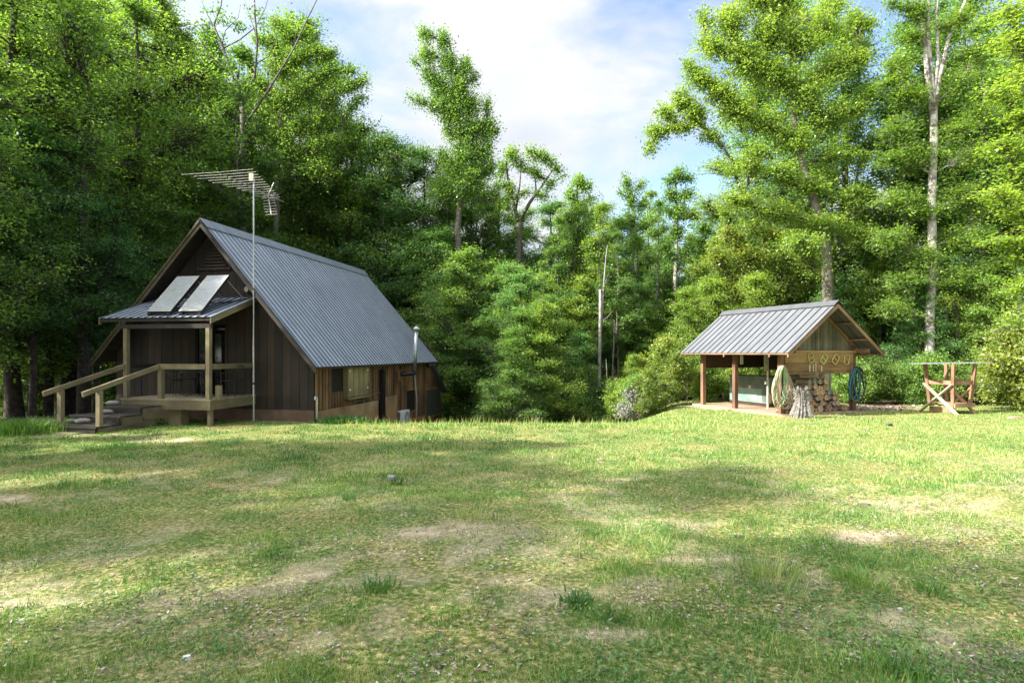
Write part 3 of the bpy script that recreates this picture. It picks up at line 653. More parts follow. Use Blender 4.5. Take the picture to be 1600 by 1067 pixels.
# door: dark sliding glass door left open
b = MB(); b.box(dv0, dv1, .06, .075, DZ - .02, 2.48, .5); dr = b.build('glass_door', M['glass'], CT)
b = MB()
for a0, a1, z0, z1 in ((dv0 - .06, dv0, DZ - .05, 2.52), (dv1, dv1 + .06, DZ - .05, 2.52), (dv0, dv1, 2.46, 2.52), ((dv0 + dv1) / 2 - .04, (dv0 + dv1) / 2 + .04, DZ - .05, 2.46)):
    b.box(a0, a1, -.0, .057, z0, z1, .4)
b.build('door_frame', M['trim_dark'], dr)
b = MB(); b.box(dv0 + .42, dv0 + .45, -.015, .0, 1.25, 1.45, .5); b.build('door_handle', M['galv'], dr)
# meter boxes beside the rake end
b = MB(); vw_ = cab_v(387, -.05); b.tube([(vw_, -.12, 3.49), (vw_, -.03, 3.49)], .075, 12, .5); b.build('wall_light', M['cream'], CT)

# ------------------------------------------------------------ solar collectors on the porch roof
def collector(pxl, pxr, label):
    ub = -1.84; a = cab_v(pxl, ub); c = cab_v(pxr, ub); zb = 2.735; ut = ub + 1.08; zt = zb + 1.08
    loc = cab_w((a + c) / 2, ub, 2.62); t_ = thing('solar_collector', label, 'solar collector', loc, -CA, 'solar collectors on the porch roof', off=((a + c) / 2, ub, 2.62))
    d = Vector((0, ut - ub, zt - zb)); nn = Vector((0, -(zt - zb), ut - ub)).normalized()
    def slab(x0, x1, t0, t1, n0, n1, name, mat, parent, tone=.5, mb=None):
        q = mb or MB(); P0 = Vector((0, ub, zb)) + d * t0; P1 = Vector((0, ub, zb)) + d * t1
        q.hexa([(x0, *(P0 + nn * n0)[1:]), (x1, *(P0 + nn * n0)[1:]), (x1, *(P1 + nn * n0)[1:]), (x0, *(P1 + nn * n0)[1:]),
                (x0, *(P0 + nn * n1)[1:]), (x1, *(P0 + nn * n1)[1:]), (x1, *(P1 + nn * n1)[1:]), (x0, *(P1 + nn * n1)[1:])], tone)
        return q if mb is not None else q.build(name, mat, parent)
    slab(a, c, 0, 1, -.08, -.012, 'casing', M['black'], t_)
    g_ = slab(a + .02, c - .02, .012, .988, -.0115, 0, 'glass_panel', M['collector'], t_)
    q = MB(); k = 16
    for i in range(1, k):
        x = a + .02 + (c - a - .04) * i / k; slab(x - .006, x + .006, .012, .988, .0005, .007, '', None, None, .5, q)
    q.build('tube', M['alu'], g_)
    q = MB()
    for x0, x1, t0, t1 in ((a, a + .02, 0, 1), (c - .02, c, 0, 1), (a + .02, c - .02, 0, .012), (a + .02, c - .02, .988, 1)): slab(x0, x1, t0, t1, -.0115, .004, '', None, None, .5, q)
    q.build('frame', M['alu'], t_)
    for x in (a + .08, c - .06):
        q = MB(); q.tube([(x, ut - .06, zt - .1), (x + (.25 if x > a + .1 else .1), -.35, pz(-.35) + .03)], .012, 6); q.build('strut', M['alu'], t_)
        q = MB(); q.box(x - .05, x + .05, ub - .02, ub + .08, pz(ub) + .025, zb - .03, .5); q.build('foot', M['black'], t_)
    q = MB(); q.box(a + .04, c - .03, ub + .01, ub + .05, zb - .09, zb - .055, .5); q.build('bottom_rail', M['black'], t_)
    return t_
collector(229.5, 266, 'left-hand tilted solar collector of silvery tubes on the porch roof')
collector(279, 314.7, 'right-hand tilted solar collector of silvery tubes nearer the antenna mast')
hp = thing('roof_hose', 'black pipe loop lying on the porch roof beside the solar collectors', 'pipe', cab_w(PB - .9, -.7, 3.0), -CA, off=(PB - .9, -.7, 3.0))
q = MB(); q.tube([(PB - .95, -.9, 3.02), (PB - .8, -.75, 3.03), (PB - .45, -.6, 3.08), (PB - .2, -.45, 3.15), (PB - .02, -.25, 3.23), (PB + .1, -.12, 3.38)], .014, 6); q.build('pipe', M['black'], hp)
q = MB(); q.tube([(PB - .9, -.5, 3.12), (PB - .6, -.75, 3.03), (PB - .3, -.7, 3.06), (PB - .1, -.5, 3.12)], .012, 6); q.build('pipe', M['black'], hp)

# ------------------------------------------------------------ porch furniture
fv = cab_v(314, -1.05)
tt = thing('patio_table', 'round black metal table on the shaded porch', 'table', cab_w(fv, -1.05, DZ), -CA, off=(0, 0, 0))
q = MB(); q.tube([(0, 0, .70), (0, 0, .725)], [.52, .52], 24); q.build('table_top', M['black'], tt)
for i in range(4):
    an = R(45 + 90 * i); q = MB(); q.tube([(.06 * math.cos(an), .06 * math.sin(an), .69), (.10 * math.cos(an), .10 * math.sin(an), .3), (.36 * math.cos(an), .36 * math.sin(an), .015)], .013, 6); q.build('leg', M['black'], tt)
def iron_chair(px, u_, rz, label):
    vv = cab_v(px, u_); ch = thing('patio_chair', label, 'chair', cab_w(vv, u_, DZ), rz, 'black metal chairs on the porch')
    q = MB(); q.box(-.2, .2, -.2, .2, .44, .46, .5); q.build('seat', M['black'], ch)
    q = MB(); q.tube([(-.2, .2, .45), (-.21, .26, .75), (-.12, .28, .87), (.12, .28, .87), (.21, .26, .75), (.2, .2, .45)], .012, 6)
    for i in range(4): q.tube([(-.12 + .08 * i, .21, .46), (-.12 + .08 * i, .28, .86)], .006, 5)
    q.build('backrest', M['black'], ch)
    for sx in (-1, 1):
        q = MB(); q.tube([(sx * .19, -.19, .44), (sx * .21, -.22, 0)], .011, 6); q.build('leg', M['black'], ch)
        q = MB(); q.tube([(sx * .19, .19, .44), (sx * .21, .24, 0)], .011, 6); q.build('leg', M['black'], ch)
        q = MB(); q.tube([(sx * .21, .25, .7), (sx * .24, 0, .68), (sx * .2, -.18, .64), (sx * .19, -.19, .44)], .01, 6); q.build('armrest', M['black'], ch)
    return ch
iron_chair(268, -.9, R(80), 'black metal chair left of the porch table, turned towards it')
iron_chair(290, -.45, R(15), 'black metal chair behind the porch table against the cabin wall')
iron_chair(362, -.85, R(-95), 'black metal chair right of the porch table beside the antenna mast')
for i, (px, u_, z, s_, lab) in enumerate(((128, -3.35, -.11, .13, 'pale rounded stone lying on the third porch step'), (166, -2.75, .07, .11, 'small stone on the middle porch step behind the handrail'), (113, -3.3, -.11, .1, 'flat grey stone at the left edge of the lower step'), (178, -2.2, .24, .12, 'stone at the left end of the top step'))):
    v_ = cab_v(px, u_); st = MB(); n_ = 10; vs_ = []
    for a_ in range(5):
        for b_ in range(n_):
            th = math.pi * (a_ + .5) / 5; ph = 2 * math.pi * b_ / n_; rr = s_ * (1 + .18 * math.sin(3 * ph + i) + .1 * random.random())
            vs_.append((rr * math.sin(th) * math.cos(ph) * 1.4, rr * math.sin(th) * math.sin(ph), (rr * .5 * math.cos(th)) + s_ * .42))
    fs_ = [(a_ * n_ + b_, (a_ + 1) * n_ + b_, (a_ + 1) * n_ + (b_ + 1) % n_, a_ * n_ + (b_ + 1) % n_) for a_ in range(4) for b_ in range(n_)] + [tuple(range(n_)), tuple(4 * n_ + b_ for b_ in range(n_))[::-1]]
    st.add(vs_, fs_); o = st.build('stone', M['stone'], None, True); o.location = cab_w(v_, u_, z); tag(o, lab, 'stone', 'stones on the porch steps')

# ------------------------------------------------------------ antenna on its mast
mx_, my_ = at(396.5, 552, 16.35)[:2]; mz = gz(mx_, my_)
an_ = thing('tv_antenna', 'tall thin mast with a many-armed television antenna beside the cabin', 'antenna', (mx_, my_, mz), 0, off=(mx_, my_, mz))
ztop = CAM + (552 - 275) / F * 16.35
q = MB(); q.tube([(mx_, my_, mz - .1), (mx_ - .005, my_, 1.8)], .027, 8); q.tube([(mx_ - .005, my_, 1.8), (mx_, my_, ztop)], .022, 8); q.build('mast', M['galv'], an_)
q = MB(); q.tube([(mx_ - .005, my_, .72), (mx_ - .005, my_, .78)], .033, 8); q.build('mast_collar', M['black'], an_)
B0 = Vector(at(339.8, 269, 14.9)); B1 = Vector(at(443.6, 315.4, 17.6)); bd = (B1 - B0); pd = Vector((bd.y, -bd.x, 0)).normalized()
q = MB(); q.tube([B0, B1], .010, 6); q.build('boom', M['alu'], an_)
for i in range(13):
    tt_ = i / 13 * .9 + .0; P = B0 + bd * tt_; hl = 1.12 - .075 * i; q = MB(); lft = 1.0 if i % 2 == 0 else .88
    q.tube([P - pd * hl * lft + Vector((0, 0, .02)), P], .0045, 5); q.tube([P, P + pd * hl * .95], .0045, 5); q.build('element', M['alu'], an_)
q = MB(); q.tube([Vector((mx_, my_, ztop - .35)), B0 + bd * .15 + Vector((0, 0, -.02))], .012, 6); q.tube([Vector((mx_, my_, ztop - .55)), B0 + bd * .9], .012, 6); q.build('brace', M['alu'], an_)
q = MB(); q.box(mx_ - .1, mx_ + .02, my_ - .09, my_ - .02, ztop - .16, ztop + .06, .5); q.build('amplifier_box', M['cream'], an_)
D0 = Vector(at(419, 305, 17.0)); D1 = Vector(at(424, 335, 16.7)); q = MB(); q.tube([D0, D1], .012, 6); q.tube([D0, Vector(at(428, 285, 17.0))], .014, 6); q.build('drop_boom', M['alu'], an_)
for i in range(8):
    P = D0.lerp(D1, i / 7); q = MB(); q.tube([P - pd * .2, P + pd * .2], .007, 5); q.build('element', M['alu'], an_)

# ------------------------------------------------------------ outdoor air-conditioning unit
ax, ay = at(623, 552, 22.6)[:2]; az_ = CAM - (642 - 552) / F * 22.6 - .62
ac = thing('air_conditioner', 'white outdoor air conditioning unit on the grass beside the cabin wall', 'air conditioner', (ax, ay, az_), -CA)
q = MB(); q.box(-.15, .15, 0, .8, .04, .62, .5); q.build('casing', M['white'], ac, bevel=.02)
q = MB()
for i in range(10): q.box(-.13, .06, -.006, -.001, .10 + i * .05, .135 + i * .05, .5)
q.build('side_grille', M['black'], ac)
q = MB(); q.tube([(.152, .48, .33), (.156, .48, .33)], [.24, .24], 20); fg = q.build('fan_opening', M['greendark'], ac)
q = MB()
for i in range(6): q.tube([(.165, .48 + .24 * math.cos(a_ * .3926), .33 + .24 * math.sin(a_ * .3926)) for a_ in range(0)] or [(.165, .48 - .23 * math.cos(i * .52), .33 - .23 * math.sin(i * .52)), (.165, .48 + .23 * math.cos(i * .52), .33 + .23 * math.sin(i * .52))], .005, 5)
for r_ in (.08, .16, .235): q.tube([(.165, .48 + r_ * math.cos(a_ * .3142), .33 + r_ * math.sin(a_ * .3142)) for a_ in range(20)], .005, 5, closed=True)
q.build('fan_guard', M['white'], fg)
for yy in (.1, .66): q = MB(); q.box(-.17, .17, yy, yy + .06, -.6, .04, .5); q.build('foot', M['black'], ac)
# ============================================================ THE OPEN SHED
SZ = -.36
ST = thing('open_shed', 'open wooden pole shed with a pale metal gable roof', 'shed', (S0.x, S0.y, SZ), SB, off=(0, 0, SZ))
def shed_v(px, u):
    bx = S0.x - u * math.sin(SB); by = S0.y + u * math.cos(SB); k = (px - 800) / F
    return (k * by - bx) / (math.cos(SB) - k * math.sin(SB))
def shed_w(v, u, z=0.0): return (S0.x + v * math.cos(SB) - u * math.sin(SB), S0.y + v * math.sin(SB) + u * math.cos(SB), z)
W_ = 3.15; RVs = W_ / 2; RZs = 3.23; EZs = 1.62; E0 = -.51; E1 = W_ + .53; sU0 = -.77; sU1 = 4.45; sps = (RZs - EZs) / (RVs - E0)
def sroof(v): return RZs - abs(v - RVs) * sps
for (v, u) in ((0, 0), (W_, 0), (0, 2.03), (W_, 2.03), (0, 3.72), (W_, 3.72)):
    b = MB(); b.box(v - .07, v + .07, u - .07, u + .07, SZ - .15, sroof(v) - .16, random.random()); b.build('post', M['shedred'], ST)
b = MB()
ds = Vector((E0 - RVs, 0, EZs - RZs)).normalized(); ls = math.hypot(E0 - RVs, EZs - RZs)
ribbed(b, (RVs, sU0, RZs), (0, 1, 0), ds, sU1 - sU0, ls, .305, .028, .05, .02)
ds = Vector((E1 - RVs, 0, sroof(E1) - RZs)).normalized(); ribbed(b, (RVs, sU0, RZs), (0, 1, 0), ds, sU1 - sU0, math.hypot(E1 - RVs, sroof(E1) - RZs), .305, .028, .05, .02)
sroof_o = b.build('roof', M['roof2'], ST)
b = MB()
for sgn in (1, -1):
    x1 = RVs + sgn * .2; z1 = sroof(x1)
    b.hexa([(RVs, sU0 - .02, RZs + .04), (RVs, sU1 + .02, RZs + .04), (x1, sU1 + .02, z1 + .045), (x1, sU0 - .02, z1 + .045), (RVs, sU0 - .02, RZs + .065), (RVs, sU1 + .02, RZs + .065), (x1, sU1 + .02, z1 + .055), (x1, sU0 - .02, z1 + .055)], .5)
b.build('ridge_cap', M['roof2'], sroof_o)
for uu in (sU0, -.025, 2.03, sU1 - .05):      # rafters
    b = MB()
    for va in (E0 + .02, E1 - .02):
        za = sroof(va)
        b.hexa([(RVs, uu, RZs - .17), (va, uu, za - .15), (va, uu + .045, za - .15), (RVs, uu + .045, RZs - .17), (RVs, uu, RZs - .055), (va, uu, za - .04), (va, uu + .045, za - .04), (RVs, uu + .045, RZs - .055)], .6)
    b.build('rafter', M['shedy'], sroof_o)
for t_ in (.03, .36, .68, .97):               # purlins
    for va in (E0, E1):
        vv = RVs + (va - RVs) * t_; b = MB(); b.box(vv - .045, vv + .045, sU0 + .046, sU1 - .05, sroof(vv) - .10, sroof(vv) - .045, .5); b.build('purlin', M['shedy'], sroof_o)
b = MB(); v = .02 - .2                        # gable boards
while v < W_ + .2:
    v2 = min(v + .185, W_ + .2)
    for a0, a1 in ([(v, v2)] if not v < RVs < v2 else [(v, RVs), (RVs, v2)]):
        za, zb = sroof(a0) - .175, sroof(a1) - .175
        if min(za, zb) > 1.69:
            y = random.uniform(-.004, .004); g_ = .007
            b.hexa([(a0 + g_, y, 1.68), (a1 - g_, y, 1.68), (a1 - g_, .02, 1.68), (a0 + g_, .02, 1.68), (a0 + g_, y, za), (a1 - g_, y, zb), (a1 - g_, .02, zb), (a0 + g_, .02, za)])
    v = v2
b.build('gable_boards', M['shedgrey'], ST)
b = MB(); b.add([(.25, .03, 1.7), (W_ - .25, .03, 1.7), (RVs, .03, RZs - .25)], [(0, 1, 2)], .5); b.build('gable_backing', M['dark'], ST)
b = MB(); b.box(-.08, W_ + .1, -.115, -.075, 1.62, 1.70, .9); b.build('tie_beam', M['shedx'], ST)
for uu in (2.03, 3.72): b = MB(); b.box(-.05, W_ + .05, uu - .02, uu + .02, 1.55, 1.70, .4); b.build('tie_beam', M['shedx'], ST)
for vv in (-.02, W_ + .02): b = MB(); b.box(vv - .025, vv + .025, -.6, sU1 - .1, 1.62, 1.76, .4); b.build('wall_plate', M['shedy'], ST)
b = MB()
for z0, z1, tn in ((1.30, 1.615, .7), (1.01, 1.29, .35)): b.box(.08, W_ - .1, -.105, -.072, z0, z1, tn)
b.build('front_plank', M['shedx'], ST)
b = MB(); b.box(.06, W_ - .06, -.15, -.02, .94, 1.0, .3); b.build('shelf', M['shedx'], ST)
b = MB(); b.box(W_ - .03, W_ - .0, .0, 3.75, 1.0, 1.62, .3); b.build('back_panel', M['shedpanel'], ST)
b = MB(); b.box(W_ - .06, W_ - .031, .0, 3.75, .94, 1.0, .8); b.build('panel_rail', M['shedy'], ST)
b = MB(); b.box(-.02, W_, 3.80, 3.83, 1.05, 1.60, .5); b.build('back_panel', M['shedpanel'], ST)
b = MB(); b.box(-.15, W_ + .1, -.2, 4.2, SZ - .3, SZ + .035, .5); b.build('floor_slab', M['concrete'], ST, bevel=.02)
b = MB(); b.box(.1, .22, 1.88, 1.91, 1.22, 1.62, .5); b.build('switch_box', M['cream'], ST)
vp = .9
b = MB(); b.tube([(vp, 1.45, SZ), (vp, 1.45, 1.65)], .035, 8, .5); pp = b.build('conduit', M['cream'], ST)
b = MB(); b.box(vp - .08, vp + .06, 1.36, 1.40, SZ + .25, SZ + .55, .5); b.build('junction_box', M['cream'], pp)
b = MB(); b.box(vp - .2, vp - .05, 1.4, 1.42, 1.0, 1.62, .5); b.build('white_board', M['cream'], ST)
b = MB(); b.box(vp - .16, vp - .04, 1.38, 1.43, .55, .64, .5); b.build('valve', M['white'], pp)
for x_, z0, z1, w_ in ((shed_v(1265.5, -.11), 1.01, 1.24, .05), (shed_v(1271, -.11), 1.01, 1.27, .03), (shed_v(1275, -.11), 1.01, 1.34, .035), (shed_v(1284, -.11), 1.01, 1.2, .045)):
    b = MB(); b.box(x_ - w_ / 2, x_ + w_ / 2, -.108, -.106, z0, z1, .5); b.build('paint_drip', M['cream'], ST)
# chest
gt = thing('green_chest', 'long faded green metal cabinet on skids at the back of the open shed', 'cabinet', shed_w(1.35, 1.85, SZ + .03), SB)
q = MB(); q.box(0, .75, 0, 2.0, .12, 1.08, .5); q.build('body', M['greenpaint'], gt, bevel=.02)
q = MB(); q.box(-.012, -.002, .06, 1.94, .64, 1.04, .5); q.build('upper_panel', M['greendark'], gt)
q = MB(); q.box(-.02, .77, -.02, 2.02, 1.081, 1.11, .5); q.build('lid', M['greendark'], gt)
for y0, y1, z0, z1 in ((.15, .32, .18, .62),): q = MB(); q.box(-.014, -.002, y0, y1, z0, z1, .5); q.build('vent', M['greendark'], gt)
q = MB(); q.box(-.016, -.003, .55, 1.1, .2, .56, .5); q.build('access_door', M['greenpaint'], gt)
q = MB(); q.box(-.018, -.013, 1.35, 1.6, .66, .70, .5); q.build('warning_sticker', plain('faded_red_sticker', (.5, .16, .1), .6), gt)
q = MB(); q.box(-.019, -.013, .85, .98, .62, .75, .5); q.build('pale_sticker', M['cream'], gt)
for x_ in (.05, .6): q = MB(); q.box(x_, x_ + .1, -.03, 2.03, 0, .12, .5); q.build('skid', M['shedpanel'], gt)
# pale tall cabinet behind the logs
ct_ = thing('tall_cabinet', 'pale green enamel cabinet standing behind the stacked firewood', 'cabinet', shed_w(shed_v(1274, 1.5), 1.5, SZ + .035), SB)
q = MB(); q.box(0, .78, 0, .5, 0, 1.25, .5); q.build('body', M['palegreen'], ct_, bevel=.015)
q = MB(); q.box(.02, .66, -.022, -.002, .03, 1.22, .5); q.build('door', M['palegreen'], ct_, bevel=.006)
q = MB(); q.box(.70, .75, -.03, -.002, .0, 1.22, .5); q.build('side_strip', M['cream'], ct_)
# hay rake with curved tines
rk = thing('hay_rake_rack', 'dark iron rack of slanting curved tines behind the stump', 'rack', shed_w(shed_v(1248, 1.3), 1.3, SZ + .035), SB)
q = MB(); q.box(-.45, .45, -.03, .03, .6, .66, .5); q.box(-.45, -.41, -.03, .03, 0, .6, .5); q.box(.41, .45, -.03, .03, 0, .6, .5); q.build('stand', M['black'], rk)
for i in range(6):
    x_ = -.36 + i * .14; q = MB(); q.tube([(x_ - .02, 0, .66), (x_, -.03, .85), (x_ + .07, -.04, 1.03), (x_ + .13, -.02, 1.16)], .014, 6); q.build('tine', M['black'], rk)
# hanging loop frames on the plank
def rrect(w, h, r, n_=5):
    pts = []
    for cx, cz, a0 in ((w / 2 - r, h / 2 - r, 0), (-w / 2 + r, h / 2 - r, 90), (-w / 2 + r, -h / 2 + r, 180), (w / 2 - r, -h / 2 + r, 270)):
        for i in range(n_): an = R(a0 + 90 * i / (n_ - 1)); pts.append((cx + r * math.cos(an), cz + r * math.sin(an)))
    return pts
for px, py, tl, mt, lab in ((1267.2, 559, 18, 'framey', 'leftmost of the hanging loop frames, nearly upright, yellowed'), (1287.3, 560.5, -38, 'frameg', 'greenish loop frame tilted right, second from the left'),
                            (1305.6, 561.2, -36, 'framey', 'yellow and rusty loop frame tilted right, third from the left'), (1323, 561.7, -8, 'framey', 'rightmost hanging loop frame, darker, beside the corner post')):
    u_ = -.13; vv = shed_v(px, u_); w = shed_w(vv, u_); z = CAM - (py - 552) / F * w[1]
    t_ = thing('loop_frame', lab, 'metal frame', (w[0], w[1], z - .15), SB, 'loop frames hanging on the shed plank', off=(0, 0, -.15))
    ca, sa = math.cos(R(tl)), math.sin(R(tl))
    P = [(x * ca - z_ * sa, 0, x * sa + z_ * ca) for x, z_ in rrect(.215, .30, .05)]
    q = MB(); q.tube(P, .021, 6, closed=True); q.build('loop', M[mt], t_, True)
    q = MB(); q.tube([(-.10 * ca, 0, -.10 * sa), (.10 * ca, 0, .10 * sa)], .019, 6); q.build('crossbar', M[mt], t_)
# hose coils
def coil(name, label, cat, px, u_, zc, rx, rz_, loops, mat, r, yaw=0, seed=1, grp=None, tail=None, dv=0):
    rn = random.Random(seed); vv = shed_v(px, u_) + dv; w = shed_w(vv, u_)
    q = MB()
    for i in range(loops):
        a = rx * rn.uniform(.72, 1.1); c = rz_ * rn.uniform(.78, 1.06); top = zc + rz_; ox = rn.uniform(-.14, .14) * rx / .3; oy = rn.uniform(-.06, .06); ph = rn.uniform(-.15, .15)
        P = []
        for j in range(26):
            an = 2 * math.pi * j / 26; x = a * math.cos(an) * (1 - .22 * math.sin(an)); z = top - c + c * math.sin(an)
            P.append((x + ox * (1 - math.sin(an)) + ph * (top - z) * .3, oy + .05 * math.sin(an * 2 + i) * (1 - math.sin(an)) * .5, z))
        q.tube(P, r, 6, closed=True)
    if tail: q.tube(tail, r, 6)
    o = q.build(name, mat, None, True); o.location = (w[0], w[1], 0); o.rotation_euler = (0, 0, SB + yaw)
    zmin = min(v.co.z for v in o.data.vertices)
    for v in o.data.vertices: v.co.z -= zmin
    o.location.z = zmin
    return tag(o, label, cat, grp)
coil('garden_hose', 'cream hose coiled in long loops on the front corner post of the shed', 'hose', 1222.5, -.17, .56, .33, .66, 13, M['hose1'], .013, seed=4)
coil('garden_hose', 'thin green hose coiled among the cream loops on the front shed post', 'hose', 1224, -.24, .62, .17, .58, 3, M['hose2'], .012, seed=9)
coil('garden_hose', 'black hose coil hanging on the far right shed post', 'hose', 1340, -.16, .60, .24, .56, 8, M['hose4'], .014, seed=12)
coil('garden_hose', 'teal green hose coil on the right shed post, in front of the black coil', 'hose', 1337, -.26, .57, .20, .55, 5, M['hose3'], .013, seed=21)
coil('hose_tangle', 'tangled pale rope and hose ends between the corner post and the stump', 'rope', 1231, -.1, .18, .13, .26, 7, M['hose1'], .011, seed=31)
for vv, lab in ((0.0, 'peg'), (W_ + .1, 'peg')):
    b = MB(); b.tube([(vv, -.07, 1.20), (vv, -.34, 1.24)], .02, 6); b.build('hose_peg', M['shedred'], ST)
# stump
sx, sy = at(1250, 552, 17.45)[:2]; sz_ = gz(sx, sy); V_ = []; n_ = 56; k = 26; rs2 = np.random.RandomState(5)
aa_ = np.arange(n_) / n_ * 2 * np.pi; fl = .45 + .35 * np.sin(aa_ * 5 + 1.5 * np.sin(aa_ * 2)) + .22 * np.sin(aa_ * 13 + 2 * np.sin(aa_ * 3))
jag = .86 + .12 * np.sin(np.arange(n_) * .85) * np.sin(np.arange(n_) * .31 + 1) + .05 * rs2.rand(n_)
for i in range(k):
    t_ = i / (k - 1); r0 = .18 + .11 * (1 - t_) ** 3.2 + .02 * math.sin(t_ * 7)
    for j in range(n_):
        an = 2 * math.pi * j / n_; r_ = r0 * (1 + .30 * (fl[j] - .45) * (1 + .8 * (1 - t_) ** 2)) + .008 * rs2.randn()
        z = t_ * .97 * (jag[j] if t_ > .6 else .9 + (jag[j] - .9) * t_ / .6)
        V_.append((r_ * math.cos(an) + .05 * math.sin(3 * t_), r_ * math.sin(an) * .9, z - .05 * (1 - t_)))
fs_ = [(i * n_ + j, i * n_ + (j + 1) % n_, (i + 1) * n_ + (j + 1) % n_, (i + 1) * n_ + j) for i in range(k - 1) for j in range(n_)]
b0 = len(V_)
for j in range(n_): an = 2 * math.pi * j / n_; V_.append((.12 * math.cos(an), .1 * math.sin(an), .62))
fs_ += [((k - 1) * n_ + j, (k - 1) * n_ + (j + 1) % n_, b0 + (j + 1) % n_, b0 + j) for j in range(n_)] + [tuple(b0 + j for j in range(n_))]
q = MB(); q.add(V_, fs_, .5); o = q.build('tree_stump', M['stump'], None); o.location = (sx, sy, sz_); tag(o, 'silvery weathered tree stump with deep furrows and a ragged top', 'stump')
# firewood
def log(v, u_, z, r, ln, yaw, pitch=0, fs=.5, where=None):
    w = shed_w(v, u_); q = MB(); n_ = 16; rr = [r * random.uniform(.965, 1.035) for _ in range(n_)]
    vs_ = [(rr[j] * math.cos(2 * math.pi * j / n_), y_, rr[j] * math.sin(2 * math.pi * j / n_)) for y_ in (-ln / 2, ln / 2) for j in range(n_)]
    q.add(vs_, [(j, (j + 1) % n_, n_ + (j + 1) % n_, n_ + j) for j in range(n_)], .5, 0); q.add(vs_, [tuple(range(n_))[::-1], tuple(range(n_, 2 * n_))], .5, 1)
    me_o = q.build('firewood_log', None, None, False, mats=[M['bark'], M[random.choice(['logend', 'logend3', 'logend2'])]]); me_o.location = (w[0], w[1], z); me_o.rotation_euler = (pitch, 0, SB + yaw)
    return tag(me_o, ('thick ' if r > .088 else 'thin ' if r < .058 else '') + 'cut round log ' + (where or 'in the firewood stack under the shed gable'), 'log', 'logs stacked under the shed gable')
random.seed(11)
zf = SZ + .04; prow = [(.92, 2.85), (.95, 2.62), (1.0, 2.42), (1.02, 2.28), (1.1, 2.15), (1.15, 2.0), (1.3, 1.85)]
for rw_ in range(2):
    z = zf
    for i, (va, vb) in enumerate(prow):
        v = va + random.uniform(-.05, .05); big = .075 + .012 * i; rmax = 0
        while v < vb - .02 * i:
            r = random.choice([.045, .06, .075, .09, .105]) * random.uniform(.9, 1.1) if i < 5 else random.uniform(.08, .115)
            log(v + r, .28 + rw_ * .5 + random.uniform(-.09, .07), z + r, r, random.uniform(.42, .5), random.uniform(-.15, .15) + (.22 if i > 4 else 0), where=('in the ' + ['bottom', 'second', 'third', 'fourth', 'fifth', 'sixth', 'top'][i] + ' row of the ' + ('front' if rw_ == 0 else 'rear') + ' stack, ' + ('left' if v < va + (vb - va) / 3 else 'middle' if v < va + (vb - va) * .67 else 'right'))); v += 2 * r + .004; rmax = max(rmax, r)
        z += rmax * 1.62
log(1.25, .05, z + .05, .12, .5, 1.0); log(1.62, .1, z + .02, .11, .48, .8); log(1.55, .2, z + .17, .105, .5, 1.15)
for i in range(9): log(.20 + (i % 2) * .17 + random.uniform(-.02, .02), .1 + random.uniform(-.05, .05), zf + .07 + (i // 2) * .135, .07, .4, random.uniform(-.2, .2), where='in the small pile between the hose and the stump, course %d' % (i // 2 + 1))
# ============================================================ X-LEGGED STAND
tx, ty = at(1484, 552, 19.4)[:2]; tz = gz(tx, ty)
XT = thing('field_stand', 'cedar stand with crossed legs and a thin metal sheet for a top', 'stand', (tx, ty, tz), R(-74))
a_ = .44; hT = 1.27 + .02 - tz - .05; legs = {}
for sx_ in (-1, 1):
    for sy_ in (-1, 1):
        q = MB(); q.beam((sx_ * (a_ - .06), sy_ * (a_ - .06), .22), (sx_ * (a_ + .04), sy_ * (a_ + .04), hT), .10, .07); q.build('leg', M['tablewood'], XT)
q = MB(); q.beam((-a_ - .22, -a_ - .06, .0), (a_ + .02, -a_ - .06, .98), .04, .13, up=(0, 1, 0), tone=.7); q.build('cross_brace', M['palewood'], XT)
q = MB(); q.beam((a_ + .22, -a_ - .11, .0), (-a_ - .02, -a_ - .11, .98), .04, .13, up=(0, 1, 0), tone=1.0); q.build('cross_brace', M['palewood'], XT)
q = MB(); q.beam((-a_ - .05, a_ + .06, .0), (a_ + .02, a_ + .06, .98), .04, .13, up=(0, 1, 0)); q.build('cross_brace', M['tablewood'], XT)
q = MB(); q.beam((a_ + .05, a_ + .02, .0), (-a_ - .02, a_ + .02, .98), .04, .13, up=(0, 1, 0)); q.build('cross_brace', M['tablewood'], XT)
q = MB(); q.box(-a_ - .02, a_ + .02, -a_ - .0, -a_ + .03, .96, 1.10, .8); q.build('rail', M['tablewood'], XT)
q = MB(); q.box(-a_, a_, a_ - .03, a_, .96, 1.10, .4); q.build('rail', M['tablewood'], XT)
q = MB(); q.box(a_ - .0, a_ + .03, -a_, a_, .96, 1.10, .5); q.build('rail', M['tablewood'], XT)
q = MB(); q.box(-a_, a_ + .04, -a_ + .05, a_ + .0, .30, .34, .7); q.build('lower_shelf', M['tablewood'], XT)
q = MB(); q.box(a_ + .031, a_ + .06, -a_, a_, .22, .36, .9); q.build('shelf_edge', M['tablewood'], XT)
q = MB(); q.box(-a_ - .0, a_, -a_ + .1, -a_ + .13, .02, .20, .3); q.build('lower_board', M['tablewood'], XT)
b = MB(); cr_, sr_ = math.cos(R(74)), math.sin(R(74))
ribbed(b, Vector((-1.18 * cr_ + .42 * sr_, -1.18 * sr_ - .42 * cr_, hT + .01)), (cr_, sr_, .018), (-sr_, cr_, 0), 2.36, .84, .2, .02); b.build('sheet_top', M['galv'], XT)

